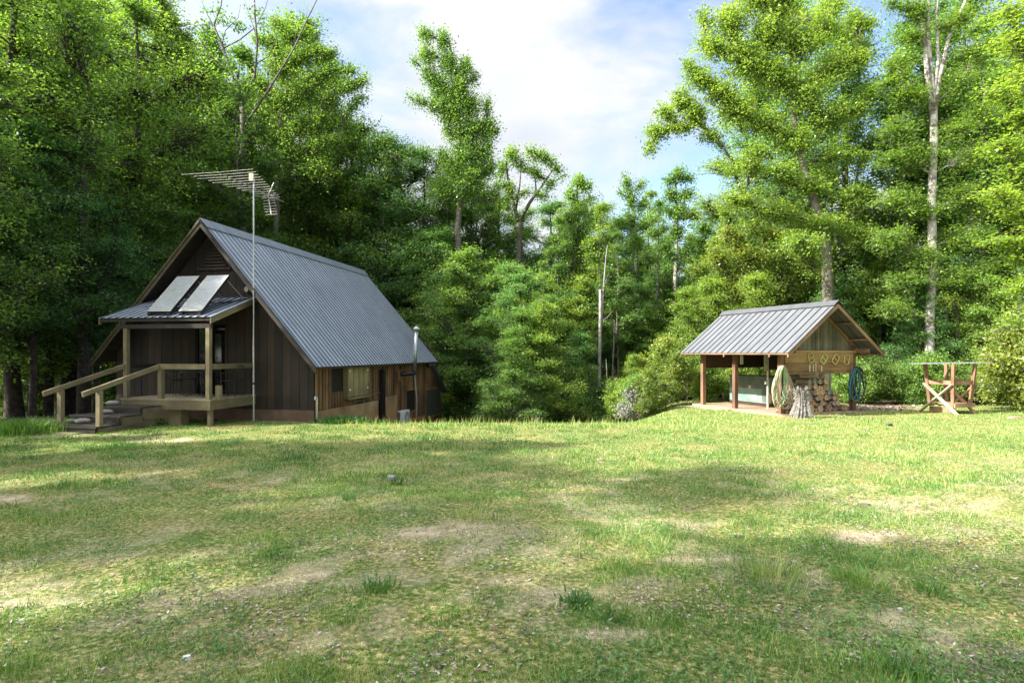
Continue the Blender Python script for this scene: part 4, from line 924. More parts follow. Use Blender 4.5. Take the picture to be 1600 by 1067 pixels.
# ------------------------------------------------------------ small things on the lawn
def slab_thing(name, px, py, L_, W2, H_, rz, mat, label, cat, jag_=.12, grp=None):
    Yd = 1440 / (py - 570); x_, y_ = (px - 800) / F * Yd, Yd; rn = random.Random(int(px)); q = MB(); k = 9
    lo = []; hi = []
    for i in range(k):
        an = 2 * math.pi * i / k; s_ = 1 + rn.uniform(-jag_, jag_); lo.append((L_ / 2 * math.cos(an) * s_, W2 / 2 * math.sin(an) * s_, -.01)); hi.append((L_ / 2 * math.cos(an) * s_ * .85, W2 / 2 * math.sin(an) * s_ * .8, H_ * rn.uniform(.8, 1.2)))
    q.add(lo + hi, [(i, (i + 1) % k, k + (i + 1) % k, k + i) for i in range(k)] + [tuple(range(k, 2 * k))], .5)
    o = q.build(name, mat, None); o.location = (x_, y_, gz(x_, y_)); o.rotation_euler = (0, 0, rz); return tag(o, label, cat, grp)
slab_thing('bark_piece', 1155, 842, .13, .035, .022, .3, M['trunk'], 'dark curved piece of bark in the middle of the worn grass', 'bark')
slab_thing('bark_piece', 1390, 665, .22, .12, .05, .3, M['black'], 'small dark bark chunk on the sunlit lawn right of the shed', 'bark')
slab_thing('stone', 1585, 653, .45, .25, .05, .1, M['concrete'], 'flat pale stone at the right edge of the lawn below the stand', 'stone')
slab_thing('stone', 940, 717, .16, .08, .03, .2, M['concrete'], 'pale flat stone lying in the green lawn at centre', 'stone')
slab_thing('stone', 612, 748, .15, .10, .06, .2, M['stone'], 'grey stone beside the dark grass clump left of centre', 'stone')
slab_thing('stone', 292, 1027, .045, .03, .015, .2, M['white'], 'small white pebble in the near grass at lower left', 'stone')
slab_thing('leaf_scrap', 1405, 953, .07, .04, .012, .2, M['cream'], 'pale curled scrap among fallen leaves at lower right', 'leaf')
slab_thing('bark_piece', 1350, 788, .16, .05, .02, -.2, M['trunk'], 'thin bark strip on the shaded lawn at right', 'bark')
rnp = random.Random(77)
for i in range(12):
    px = rnp.uniform(1060, 1590); py = rnp.uniform(655, 800); s_ = rnp.uniform(.06, .14)
    slab_thing('dropped_leaf', px, py, s_, s_ * .6, .015, rnp.uniform(0, 3), M['dry'], 'curled dry leaf on the sunlit right lawn, ' + ('near the shed front' if py < 690 else 'on the open middle' if py < 745 else 'at the shade edge') + (' left' if px < 1240 else ' centre' if px < 1420 else ' right'), 'leaf', .3, 'dry leaves on the sunlit lawn')
def tuft(px, py, n_, h, spread, label, mat='grass', Yd=None, tn=(.1, .4), w=.006, name='grass_clump'):
    Yd = Yd or 1440 / (py - 570); x0, y0 = (px - 800) / F * Yd, Yd; z0 = gz(x0, y0); rr = np.random.RandomState(int(px * 7 + py))
    x = rr.randn(n_) * spread * .45; y = rr.randn(n_) * spread * .45; az = rr.rand(n_) * 6.28; hh = h * (.5 + .6 * rr.rand(n_)); la = np.arctan2(y, x) + rr.randn(n_) * .8; ln = hh * (.2 + .6 * rr.rand(n_))
    dx = np.cos(az) * w / 2; dy = np.sin(az) * w / 2
    m1_ = np.stack([x + np.cos(la) * ln * .35, y + np.sin(la) * ln * .35, hh * .65], 1); tp = np.stack([x + np.cos(la) * ln, y + np.sin(la) * ln, hh], 1)
    off = np.stack([dx, dy, dx * 0], 1); P = np.stack([np.stack([x, y, x * 0], 1) - off, np.stack([x, y, x * 0], 1) + off, m1_ + off * .7, tp, m1_ - off * .7], 1)
    o = npmesh(name, P.reshape(-1, 3), (np.arange(n_)[:, None, None] * 5 + np.array([[0, 1, 2], [0, 2, 4], [4, 2, 3]])[None]).reshape(-1, 3), M[mat], np.repeat(tn[0] + (tn[1] - tn[0]) * rr.rand(n_), 3)); o.location = (x0, y0, z0 - .01)
    return tag(o, label, 'grass clump' if name == 'grass_clump' else 'plant')
tuft(542, 782, 110, .13, .12, 'dark upright grass clump left of the middle of the lawn')
tuft(620, 757, 90, .14, .11, 'dark grass clump right beside the grey stone')
tuft(1345, 915, 260, .13, .20, 'rounded arching grass clump by the clay patch at right', tn=(.25, .55))
tuft(1205, 905, 260, .17, .30, 'sunlit yellowish tall grass clump on the pale bare patch', tn=(.5, .9))
tuft(1450, 925, 120, .10, .14, 'low green grass clump at right beside fallen leaves', tn=(.25, .5))
tuft(1410, 1052, 160, .08, .16, 'dark leafy weed rosette at the lower right edge', 'weed', w=.016, tn=(.0, .4), name='weed')
tuft(590, 925, 130, .09, .14, 'leafy green weed in front of the sunlit patch at left', 'weed', w=.012, tn=(.1, .5), name='weed')
tuft(730, 808, 120, .12, .2, 'yellow-green grass clump on the sunlit patch in the middle', tn=(.5, .8))
tuft(905, 945, 130, .07, .12, 'broad-leaved dark weed near the bottom centre', 'weed', w=.016, tn=(.0, .4), name='weed')
tuft(42, 668, 1300, .36, .8, 'bushy bright grass clump left of the porch steps', Yd=13.6, tn=(.3, .75), w=.014)
tuft(5, 672, 900, .38, .8, 'darker leafy grass clump at the far left edge of the lawn', Yd=13.4, tn=(.1, .5), w=.014)
tuft(535, 655, 900, .22, .6, 'low dark green clump against the cabin side wall', 'weed', Yd=16.2, tn=(.0, .35), w=.03, name='weed')
tuft(585, 658, 400, .14, .6, 'small green clump beside the dark downpipe', 'weed', Yd=17.2, tn=(.1, .5), w=.03, name='weed')
# the small post in the dip
px_, py_ = at(841, 552, 19)[:2]; q = MB(); q.tube([(0, 0, -.2), (0, 0, gz(px_, py_) * -1 + CAM - (652 - 552) / F * 19)], .05, 8); o = q.build('marker_post', M['trunkgrey'], None); o.location = (px_, py_, gz(px_, py_)); tag(o, 'short grey post standing just beyond the brow of the lawn', 'post')
# ============================================================ TREES
def tubes_np(paths, radii, S=6):
    """paths (N,K,3), radii (N,K) -> verts, quads"""
    paths = np.asarray(paths, float); radii = np.asarray(radii, float); Nn, K, _ = paths.shape
    d = paths[:, -1] - paths[:, 0]; d /= np.maximum(np.linalg.norm(d, axis=1), 1e-6)[:, None]
    up = np.tile([0., 0., 1.], (Nn, 1)); up[np.abs(d[:, 2]) > .85] = [1., 0., 0.]
    u = np.cross(d, up); u /= np.linalg.norm(u, axis=1)[:, None]; w = np.cross(d, u)
    an = np.arange(S) / S * 2 * np.pi
    ring = u[:, None, None, :] * np.cos(an)[None, None, :, None] + w[:, None, None, :] * np.sin(an)[None, None, :, None]
    V = paths[:, :, None, :] + ring * radii[:, :, None, None]
    V = V.reshape(-1, 3); base = (np.arange(Nn) * K * S)[:, None, None]; i = np.arange(K - 1)[None, :, None] * S; j = np.arange(S)[None, None, :]; j2 = (j + 1) % S
    q = np.stack([base + i + j, base + i + j2, base + i + S + j2, base + i + S + j], -1).reshape(-1, 4)
    return V, q
def leaf_quads(rs_, cen, dirs, nl, size, sxy, sz, tilt, tone_c, along=.5, width=.55):
    """leaf clusters round clump centres cen with outward dirs"""
    Nc = len(cen); idx = np.repeat(np.arange(Nc), nl); N_ = len(idx)
    c = cen[idx] - dirs[idx] * (rs_.rand(N_, 1) * along)
    g = rs_.randn(N_, 3) * [sxy, sxy, sz]; c = c + g
    nrm = rs_.randn(N_, 3) * tilt; nrm[:, 2] += 1; nrm /= np.linalg.norm(nrm, axis=1)[:, None]
    a = rs_.randn(N_, 3) + dirs[idx] * .8; a -= nrm * (a * nrm).sum(1)[:, None]; a /= np.maximum(np.linalg.norm(a, axis=1), 1e-4)[:, None]; bb = np.cross(nrm, a)
    s = (size * (.6 + .7 * rs_.rand(N_)))[:, None]; a = a * s; bb = bb * s * width
    droop = nrm * s * .12
    P = np.stack([c - a / 2 - droop, c + bb / 2 - a * .05, c + a / 2 - droop, c - bb / 2 - a * .05], 1).reshape(-1, 3)
    return P, np.arange(N_ * 4).reshape(-1, 4), np.clip(tone_c[idx] + rs_.randn(N_) * .13, 0, 1)
def build_tree(name, label, cat, group, base, trunk, lobes, leaf=.14, cov=2.4, nl=18, sxy=.17, sz=.10, tilt=.55, matl='leaf', matt='trunk', seed=1, tone=.45, twig=.012, limb_r=.3, along=.6, kind='trunk', attach=.62, limbs=True, rand_tone=.3, upw=.35):
    """trunk: list of (x,y,z,r) relative to base; lobes: (x,y,z,rx,ry,rz[,weight])"""
    rs_ = np.random.RandomState(seed)
    root = thing(name, label, cat, base, 0, group)
    tp = np.array(trunk, float); tz_ = tp[:, 2]
    def on_trunk(z): return np.array([np.interp(z, tz_, tp[:, k]) for k in range(4)])
    Vt = []; Ft = []; b0 = 0
    # trunk resampled
    zz = np.linspace(tz_[0], tz_[-1], 14); P = np.array([on_trunk(z) for z in zz])
    wob = .012 * (tz_[-1]); P[:, 0] += np.sin(zz * .9 + seed) * wob * .35; P[:, 1] += np.cos(zz * .7 + seed) * wob * .35; P[0, 3] *= 1.35
    v_, q_ = tubes_np(P[None, :, :3], P[None, :, 3], 10); Vt.append(v_); Ft.append(q_); b0 += len(v_)
    cen = []; dr = []; tc = []
    lp = []; lr = []; tw = []; twr = []
    # every lobe's limb leaves the nearest point of the trunk or of a limb already grown
    order = sorted(range(len(lobes)), key=lambda q: np.min(np.linalg.norm(P[3:, :3] - np.array(lobes[q][:3]), axis=1)))
    nodes = [(P[k_, :3], P[k_, 3], -1) for k_ in range(3, len(P))] if kind == 'trunk' else []
    pars = {}; cnt = {}
    for q in order:
        c = np.array(lobes[q][:3]); best = None
        for p_, r_, own in nodes:
            d_ = c - p_; ln = np.linalg.norm(d_) + .01; cost = ln * (1.15 if own >= 0 else 1.0) + max(0, ln * upw - d_[2]) * 1.1
            if best is None or cost < best[0]: best = (cost, p_, r_, own)
        pars[q] = best; k_ = best[3]
        while k_ >= 0: cnt[k_] = cnt.get(k_, 0) + 1; k_ = pars[k_][3]
        A3 = best[1]; Ld = np.linalg.norm(c - A3)
        for f_ in (.5, 1.0): nodes.append((A3 * (1 - f_) + c * f_, 0, q))
    for li in order:
        lb = lobes[li]; cx, cy, cz, rx, ry, rz = lb[:6]; wgt = lb[6] if len(lb) > 6 else 1
        c = np.array([cx, cy, cz]); A3 = np.array(pars[li][1]); Ld = np.linalg.norm(c - A3)
        mid1 = A3 * .7 + c * .3 + [0, 0, -.04 * Ld] + rs_.randn(3) * .05 * Ld; mid2 = A3 * .35 + c * .65 + [0, 0, -.03 * Ld] + rs_.randn(3) * .06 * Ld
        end = c + (c - A3) / max(Ld, .1) * min(rx, rz) * .6 + rs_.randn(3) * .1 * rx
        r0 = min(.028 * math.sqrt(1 + cnt.get(li, 0)) * (limb_r / .3), tp[0, 3] * .55)
        path = np.stack([A3, mid1, mid2, c, end])
        if limbs: lp.append(path); lr.append(np.array([r0, r0 * .85, r0 * .7, r0 * .55, r0 * .15]))
        n_ = max(5, int(cov * wgt * math.pi * rx * max(rz, .55 * rx) / (leaf * leaf * .26) / nl))
        dd = rs_.randn(n_, 3); dd /= np.linalg.norm(dd, axis=1)[:, None]; rad = rs_.rand(n_, 1) ** .42 * (1 + .55 * (rs_.rand(n_, 1) > .78) * rs_.rand(n_, 1))
        warp = 1 + .32 * np.sin(dd[:, :1] * 5 + li) * np.cos(dd[:, 2:] * 4 + seed)
        pc = c + dd * rad * warp * [rx, ry, rz]
        na = int(n_ * .28); tt2 = rs_.rand(na, 1) * 2.6 + .5; i2 = tt2[:, 0].astype(int)
        pc[:na] = path[i2] * (1 - (tt2 - i2[:, None])) + path[np.minimum(i2 + 1, 4)] * (tt2 - i2[:, None]) + rs_.randn(na, 3) * np.array([rx, ry, min(rz, rx)]) * .42
        tpos = rs_.rand(n_) * .8 + .2; k = tpos * 4; ki = np.minimum(k.astype(int), 3); f_ = (k - ki)[:, None]
        src = path[ki] * (1 - f_) + path[ki + 1] * f_
        near = src * .45 + c * .2 + pc * .35
        tw.append(np.stack([src, near + rs_.randn(n_, 3) * .05, pc], 1)); twr.append(np.tile([twig * 1.6, twig, twig * .3], (n_, 1)))
        o_ = pc - near; o_ /= np.maximum(np.linalg.norm(o_, axis=1), .05)[:, None]
        cen.append(pc); dr.append(o_); tc.append(tone + (rs_.rand() - .5) * rand_tone * .7 + (rs_.rand(n_) - .5) * rand_tone)
    if lp: v_, q_ = tubes_np(np.array(lp), np.array(lr), 6); Vt.append(v_); Ft.append(q_ + b0); b0 += len(v_)
    if tw and twig > 0: v_, q_ = tubes_np(np.concatenate(tw), np.concatenate(twr), 3); Vt.append(v_); Ft.append(q_ + b0); b0 += len(v_)
    npmesh(kind, np.concatenate(Vt), np.concatenate(Ft), M[matt], None, root, smooth=True)
    if cen:
        cen = np.concatenate(cen); dr = np.concatenate(dr); tc = np.concatenate(tc)
        P_, q_, tn = leaf_quads(rs_, cen, dr, nl, leaf, sxy, sz, tilt, tc, along)
        npmesh('crown', P_, q_, M[matl], tn, root)
        STAT.append((name, len(q_)))
    return root
STAT = []
def prof_lobes(seed, H, zb, Rm, n_, shape='oval', lr=.42, flat=.6, lean=(0, 0)):
    rr = random.Random(seed); out = []
    for i in range(n_):
        t_ = (i + .5) / n_; z = zb + (H - zb) * t_
        if shape == 'oval': pr_ = math.sin(math.pi * (t_ * .82 + .15)) ** .7
        elif shape == 'cone': pr_ = (1 - t_) ** .8 * .95 + .08
        elif shape == 'column': pr_ = min(1, 1.8 * (1 - t_) + .12) * min(1, .5 + t_ * 2)
        elif shape == 'umbrella': pr_ = .35 + .65 * math.sin(math.pi * min(t_ * 1.05, 1))
        az = i * 2.4 + rr.uniform(-.5, .5); rad = Rm * pr_ * rr.uniform(.35, .78); s_ = Rm * lr * rr.uniform(.75, 1.25) * (.55 + .45 * pr_)
        out.append((rad * math.cos(az) + lean[0] * z, rad * math.sin(az) + lean[1] * z, z, s_, s_, s_ * flat * rr.uniform(.8, 1.2)))
    out.append((lean[0] * H, lean[1] * H, H - Rm * lr * .4, Rm * lr * .55, Rm * lr * .55, Rm * lr * .6))
    return out
def tr(H, r, lean=(0, 0), top=.12): return [(0, 0, -.5, r), (lean[0] * H * .3, lean[1] * H * .3, H * .3, r * .82), (lean[0] * H * .7, lean[1] * H * .7, H * .7, r * .45), (lean[0] * H, lean[1] * H, H * .97, r * top)]
far = (0, -60, -20)
def gpos(px, Y, dz=0): x = (px - 800) / F * Y; return (x, Y, gz(x, Y) + dz)
# ---- prototypes (each is itself planted at its first place)
PROTO = {}
def proto(key, spec, **kw):
    PROTO[key] = build_tree(spec[0], spec[1], 'tree', spec[2], (0, 0, 0), **kw)
GB = 'broadleaf trees massed in the wood'; GS = 'slender trees in the wood'; GU = 'layered understory trees'; GSH = 'shrubs along the wood edge'
proto('oak', ('broadleaf_tree', 'tall spreading green tree in the dense wood', GB), trunk=tr(18, .27), lobes=prof_lobes(1, 18, 2.2, 4.8, 30, 'oval', .36, .55), leaf=.13, cov=1.5, nl=15, matl='leaf', matt='trunkdark', seed=1)
proto('oak2', ('broadleaf_tree', 'tall spreading green tree in the dense wood', GB), trunk=tr(16, .22), lobes=prof_lobes(12, 16, 1.8, 4.2, 28, 'oval', .36, .5), leaf=.12, cov=1.6, nl=15, matl='leafdark', matt='trunkdark', seed=2)
proto('poplar', ('slender_tree', 'narrow upright tree with a high leafy crown', GS), trunk=tr(18, .17), lobes=prof_lobes(3, 18, 7, 2.1, 20, 'column', .48, 1.0), leaf=.15, cov=1.9, nl=15, sxy=.2, sz=.22, matl='leaf', matt='trunk', seed=3)
proto('slim', ('slender_tree', 'narrow upright tree with a high leafy crown', GS), trunk=tr(15, .11), lobes=prof_lobes(4, 15, 5, 2.0, 18, 'column', .45, .8), leaf=.15, cov=1.9, nl=14, matl='leafyel', matt='trunk', seed=4, tone=.3)
proto('beech', ('understory_tree', 'low layered tree with drooping leafy sprays', GU), trunk=tr(9, .10), lobes=prof_lobes(5, 9, .9, 3.4, 30, 'oval', .34, .42), leaf=.10, cov=2.0, nl=18, sxy=.20, sz=.07, tilt=.55, matl='leafdark', matt='trunkdark', seed=5, along=.7)
proto('beech2', ('understory_tree', 'low layered tree with drooping leafy sprays', GU), trunk=tr(6.5, .07), lobes=prof_lobes(6, 6.5, .5, 2.8, 24, 'cone', .36, .45), leaf=.095, cov=2.0, nl=18, sxy=.19, sz=.07, tilt=.55, matl='leaf', matt='trunkdark', seed=6, tone=.5)
proto('shrub', ('shrub', 'leafy green shrub at the wood edge', GSH), trunk=tr(1.8, .03), lobes=prof_lobes(7, 2.2, .25, 1.3, 16, 'oval', .42, .75), leaf=.085, cov=2.2, nl=12, sxy=.13, sz=.1, tilt=.9, matl='leaf', matt='trunkdark', seed=7, twig=.006)
proto('laurel', ('laurel_shrub', 'yellowish mountain laurel shrub', GSH), trunk=tr(2.2, .03), lobes=prof_lobes(8, 2.9, .3, 1.5, 18, 'oval', .4, .8), leaf=.10, cov=2.2, nl=12, sxy=.11, sz=.1, tilt=1.1, matl='laurel', matt='trunk', seed=8, twig=.007, tone=.55)
proto('farcrown', ('broadleaf_tree', 'distant tree deep in the wood', 'trees deep in the wood'), trunk=tr(16, .18), lobes=prof_lobes(9, 16, 4.5, 4.0, 18, 'oval', .42, .65), leaf=.30, cov=1.8, nl=12, sxy=.4, sz=.25, matl='leaf', matt='trunk', seed=9, tone=.5)
proto('farslim', ('slender_tree', 'distant thin tree deep in the wood', 'trees deep in the wood'), trunk=tr(17, .13), lobes=prof_lobes(10, 17, 8, 2.3, 14, 'column', .5, .8), leaf=.26, cov=1.8, nl=12, sxy=.3, sz=.25, matl='leafyel', matt='trunkpale', seed=10, tone=.4)
proto('beechhi', ('understory_tree', 'layered tree with leafy sprays above a bare trunk', GU), trunk=tr(10, .13), lobes=prof_lobes(15, 10.5, 3.1, 3.4, 28, 'oval', .34, .42), leaf=.11, cov=2.0, nl=18, sxy=.20, sz=.07, tilt=.55, matl='leafdark', matt='trunkdark', seed=15, along=.7)
used = set()
def put(key, px, Y, sc=1.0, rz=None, label=None, group=None, dz=0, x=None):
    b_ = gpos(px, Y, dz) if x is None else (x, Y, gz(x, Y) + dz); rz = random.uniform(0, 6.28) if rz is None else rz
    X_, Y_ = b_[0], b_[1]; p_ = X_ / max(Y_, 1) * F + 800
    if label is None:
        if Y_ < 16 or X_ < -1.02 * Y_: zn = 'beside the photographer on the left, shading the lawn'
        else:
            zn = 'at the far left edge of the photo' if p_ < 60 else 'left of the porch steps' if p_ < 150 else 'left of the cabin gable' if p_ < 260 else 'behind the solar collectors' if p_ < 340 else 'behind the antenna mast' if p_ < 430 else 'behind the cabin ridge' if p_ < 570 else 'behind the stove pipe' if p_ < 680 else \
                'below the tall tulip tree' if p_ < 760 else 'below the forked tree' if p_ < 850 else 'left of the dead trunk' if p_ < 925 else 'right of the dead trunk' if p_ < 1000 else 'behind the large laurel' if p_ < 1095 else 'behind the left end of the shed' if p_ < 1170 else \
                'behind the middle of the shed' if p_ < 1250 else 'behind the shed gable' if p_ < 1345 else 'in the gap right of the shed' if p_ < 1425 else 'behind the stand' if p_ < 1510 else 'right of the stand' if p_ < 1570 else 'at the right edge of the photo'
            zn = zn.replace('of the photo', '')
            zn += ', at the front' if Y_ < 26 else ', in the second row' if Y_ < 32 else ', further in' if Y_ < 42 else ', deep in' if Y_ < 56 else ', farthest back'
        bs = {'oak': 'tall spreading broadleaf tree', 'oak2': 'dense dark broadleaf tree', 'poplar': 'narrow upright tree', 'slim': 'slender yellow-green tree', 'beech': 'layered understory tree', 'beechhi': 'layered tree with a bare lower trunk', 'beech2': 'low layered sapling', 'shrub': 'leafy green shrub', 'laurel': 'laurel shrub', 'farcrown': 'high-crowned tree', 'farslim': 'thin pale-trunked tree'}[key]
        label = bs + ' ' + zn
    if key not in used:
        used.add(key); o = PROTO[key]; o.location = b_; o.rotation_euler = (0, 0, rz); o.scale = (sc,) * 3 if not isinstance(sc, tuple) else sc
        if label: o['label'] = label
        if group: o['group'] = group
        return o
    mt_ = {'oak': ['leaf', 'leaf', 'leafyel', 'leafdark'], 'oak2': ['leafdark', 'leaf', 'leaf'], 'beech': ['leafdark', 'leaf', 'leafyel'], 'beech2': ['leaf', 'leafdark', 'leafyel'], 'beechhi': ['leafdark', 'leaf'], 'slim': ['leafyel', 'leaf'], 'farcrown': ['leaf', 'leafyel', 'leaf'], 'farslim': ['leafyel', 'leaf'], 'shrub': ['leaf', 'leafyel', 'laurel']}.get(key)
    o = dup(PROTO[key], b_, rz, sc, label, group, M[random.choice(mt_)] if mt_ else None)
    return o
HT = {'oak': 17.6, 'oak2': 15.6, 'poplar': 18.3, 'slim': 15.3, 'beech': 8.7, 'beech2': 6.2}
def putT(key, px, ytop, Y):
    b_ = gpos(px, Y); s_ = (CAM + (552 - ytop) / F * Y - b_[2]) / HT[key]; put(key, px, Y, (max(s_ * .8, min(s_, 1.25)), max(s_ * .8, min(s_, 1.25)), s_))
random.seed(21)
for key, px, yt, Y in (('oak', 285, 70, 36), ('oak2', 335, 110, 38), ('oak2', 395, 140, 39), ('oak', 450, 165, 41), ('oak2', 505, 190, 38), ('oak', 550, 200, 40), ('oak2', 592, 222, 37), ('oak', 628, 232, 39), ('oak2', 662, 240, 37), ('oak', 700, 275, 40), ('oak2', 738, 285, 38),
                       ('oak', 778, 318, 41), ('oak2', 815, 338, 39), ('oak', 860, 322, 42), ('oak2', 895, 335, 37), ('oak', 935, 325, 42), ('oak2', 972, 350, 40), ('oak', 1012, 345, 42), ('oak2', 1042, 372, 38), ('oak', 1085, 375, 43), ('oak2', 1128, 330, 38), ('oak', 1170, 320, 42),
                       ('oak2', 1240, 300, 37), ('oak', 1300, 270, 40), ('oak2', 1355, 300, 37), ('oak', 1400, 310, 39), ('oak2', 1440, 270, 36), ('oak', 1480, 200, 38), ('oak2', 1530, 160, 34), ('oak', 1580, 110, 36), ('oak2', 1625, 60, 32), ('poplar', 1510, 90, 36), ('poplar', 565, 205, 42), ('poplar', 745, 250, 41),
                       ('beech', 610, 330, 36), ('beech', 680, 370, 34), ('beech', 730, 400, 30), ('beech', 790, 420, 31), ('beech', 850, 440, 31), ('beech', 905, 440, 34), ('beech', 540, 300, 36), ('beech', 960, 430, 36), ('beech', 1100, 430, 35), ('beech', 1390, 420, 33), ('beech', 1330, 440, 32), ('beech', 1500, 430, 30), ('beech', 1440, 470, 28)): putT(key, px, yt, Y)
# ---- left wood (px, Y)
for key, px, Y, sc in (('oak', 20, 21.5, 1.05), ('oak2', 115, 24.5, 1.15), ('oak', 215, 27, 1.12), ('oak2', -60, 20, 1.2), ('oak', 95, 31, 1.25), ('oak2', 265, 33, 1.15), ('oak', -20, 28, 1.2),
                       ('oak2', 330, 34, 1.0), ('beechhi', 50, 19.5, .95), ('beechhi', 150, 22.5, .85), ('beechhi', -30, 18, .9), ('beechhi', 225, 25, .95), ('oak', 180, 36, 1.25), ('oak', 30, 38, 1.3), ('oak2', 400, 33, .80), ('oak', 345, 40, .95),
                       ('beech', 240, 29.5, 1.1), ('beech', 320, 31, 1.25), ('poplar', 130, 34, 1.2), ('poplar', 290, 37, 1.1), ('poplar', -10, 33, 1.2)):
    put(key, px, Y, sc)
for px, Y in ((-25, 22), (25, 29), (150, 27), (110, 31), (70, 34)): put('beech2' if px % 40 else 'shrub', px, Y, random.uniform(.5, .8))
# ---- middle: lower layered trees behind the cabin and down the slope
for key, px, Y, sc in (('beech', 700, 34, 1.15), ('beech', 640, 36, 1.35), ('beech', 815, 27.5, .85), ('beech2', 815, 24.5, .8), ('beech2', 800, 28.5, 1.05), ('beech', 800, 32, 1.05), ('beech2', 850, 24.5, .85),
                       ('beech', 870, 30, .8), ('beech2', 725, 31, 1.0), ('beech2', 800, 22.2, .6), ('beech', 590, 39, 1.6), ('oak2', 560, 40, .92), ('oak', 640, 44, .86), ('oak2', 505, 39, .98), ('oak', 480, 46, 1.0),
                       ('beech2', 905, 27.5, .75), ('beech', 925, 36, 1.0), ('oak2', 720, 47, .92), ('oak2', 850, 46, .86), ('slim', 890, 40, 1.0), ('oak', 905, 50, .80), ('slim', 760, 42, .92), ('beech', 1010, 38, .95),
                       ('slim', 955, 44, .95), ('slim', 1015, 46, 1.1), ('oak2', 1000, 52, .75), ('slim', 1085, 43, .9), ('beech2', 1060, 34, 1.0), ('oak2', 1110, 46, .72), ('slim', 545, 43, 1.12), ('slim', 610, 41, 1.02), ('oak', 770, 55, .95)):
    put(key, px, Y, sc)
# ---- right wood
for key, px, Y, sc in (('slim', 1130, 33, .72), ('beech2', 1110, 29, .95), ('beech2', 1180, 28, .95), ('slim', 1200, 31, .62), ('beech', 1250, 31, .75), ('beech2', 1300, 27.5, .9), ('beech', 1375, 30, .8), ('slim', 1420, 33, .85), ('beech', 1480, 29, .95), ('beech2', 1440, 25.5, .8),
                       ('beech2', 1540, 24.6, .85), ('beech', 1590, 28, 1.1), ('slim', 1545, 31, 1.15), ('oak', 1620, 33, 1.05), ('oak', 1500, 40, .95), ('oak2', 1330, 42, .62), ('oak', 1210, 45, .75), ('oak2', 1440, 46, .8), ('slim', 1380, 38, .7),
                       ('beech2', 1620, 24.5, .95), ('oak2', 1690, 27, 1.2), ('slim', 1500, 35, 1.1)):
    put(key, px, Y, sc)
for i in range(10):
    px = 1335 + i * 31 + random.uniform(-8, 8); put('shrub', px, 23.3 + random.uniform(-.5, 1.4), random.uniform(.6, .95))
for px, Y, s_ in ((1105, 24.5, .75), (1150, 25.5, .8), (1230, 25.5, .75), (1310, 24.5, .65), (1190, 26.5, .8)): put('shrub', px, Y, s_)
put('laurel', 1040, 23.4, .98, label='large yellow-green laurel shrub between the hollow and the open shed', group='laurels')
put('laurel', 1013, 21.6, .60, label='smaller laurel shrub at the brow of the lawn, left of the large one', group='laurels')
put('laurel', 1092, 27.5, .95, label='laurel shrub behind the left rear post of the open shed', group='laurels')
put('laurel', 1572, 20.6, .85, label='laurel with yellow leaf tips at the right edge beside the stand', group='laurels')
put('laurel', 1625, 19.6, 1.25, label='tall laurel reaching in from the right edge of the picture', group='laurels')
put('beech2', 990, 23.5, .42, label='small bright green sapling left of the laurel', group='saplings')
# ---- deep wood
random.seed(5)
k = 0
for Y in (52, 60, 69, 80):
    x = -.98 * Y
    while x < .98 * Y:
        px = x / Y * F + 800; key = 'farcrown' if k % 3 else 'farslim'; s_ = random.uniform(.8, 1.05)
        if 1340 < px < 1420: s_ *= .75
        if 560 < px < 1140: s_ *= .82
        put(key, 0, Y + random.uniform(-3, 3), s_, x=x + random.uniform(-1, 1)); x += random.uniform(3.6, 6.0); k += 1
for i in range(70):      # thin trunks and saplings filling the wood's shadowed floor
    Y = random.uniform(33, 60); x = random.uniform(-.9, .9) * Y; put('beech2' if i % 2 else 'beech', 0, Y, random.uniform(.6, .95), x=x)

# ---- individual trees with silhouettes of their own
def L3(Y, lst, b_):      # lobes at depth Y: (px, py, radius px[, rz/rx, dY])
    out = []
    for e_ in lst:
        px, py, r = e_[:3]; fz = e_[3] if len(e_) > 3 else 1; dY = e_[4] if len(e_) > 4 else 0
        p_ = at(px, py, Y + dY); r_ = r / F * (Y + dY); out.append((p_[0] - b_[0], p_[1] - b_[1], p_[2] - b_[2], r_, r_ * .9, r_ * fz))
    return out
def T3(Y, lst, b_): return [(lambda p_: (p_[0] - b_[0], p_[1] - b_[1], p_[2] - b_[2], r))(at(px, py, Y)) for px, py, r in lst]
# tulip poplar
Y = 34; b_ = gpos(716, Y)
build_tree('tulip_tree', 'tall tulip tree with pointed upright lobes standing alone against the cloud', 'tree', None, b_, T3(Y, [(716, 700, .26), (716, 400, .2), (722, 250, .13), (715, 120, .07), (700, 70, .04)], b_),
           L3(Y, [(662, 52, 11, 1.7), (664, 85, 13, 1.5), (692, 62, 12, 1.8), (672, 118, 16, 1.4), (645, 95, 7, 1), (700, 95, 18, 1.5), (728, 105, 12, 1.7), (718, 135, 22, 1.5), (690, 140, 20, 1.3), (742, 120, 7, 1.8), (735, 165, 20, 1.5), (705, 175, 26, 1.2), (680, 165, 16), (655, 158, 12, .7), (640, 152, 7, .5),
                  (762, 165, 9, 1.7), (760, 200, 19, 1.4), (732, 205, 26, 1.2), (775, 205, 8), (700, 205, 12), (755, 235, 24, 1.1), (722, 242, 26), (700, 262, 22, .8), (690, 240, 12), (765, 262, 17), (730, 285, 30, .9), (690, 300, 26, .9), (770, 305, 20, .9)], b_),
           leaf=.13, cov=4.2, nl=14, sxy=.15, sz=.22, tilt=.9, matl='leaf', matt='trunk', seed=31, tone=.38, attach=.9, along=.35)
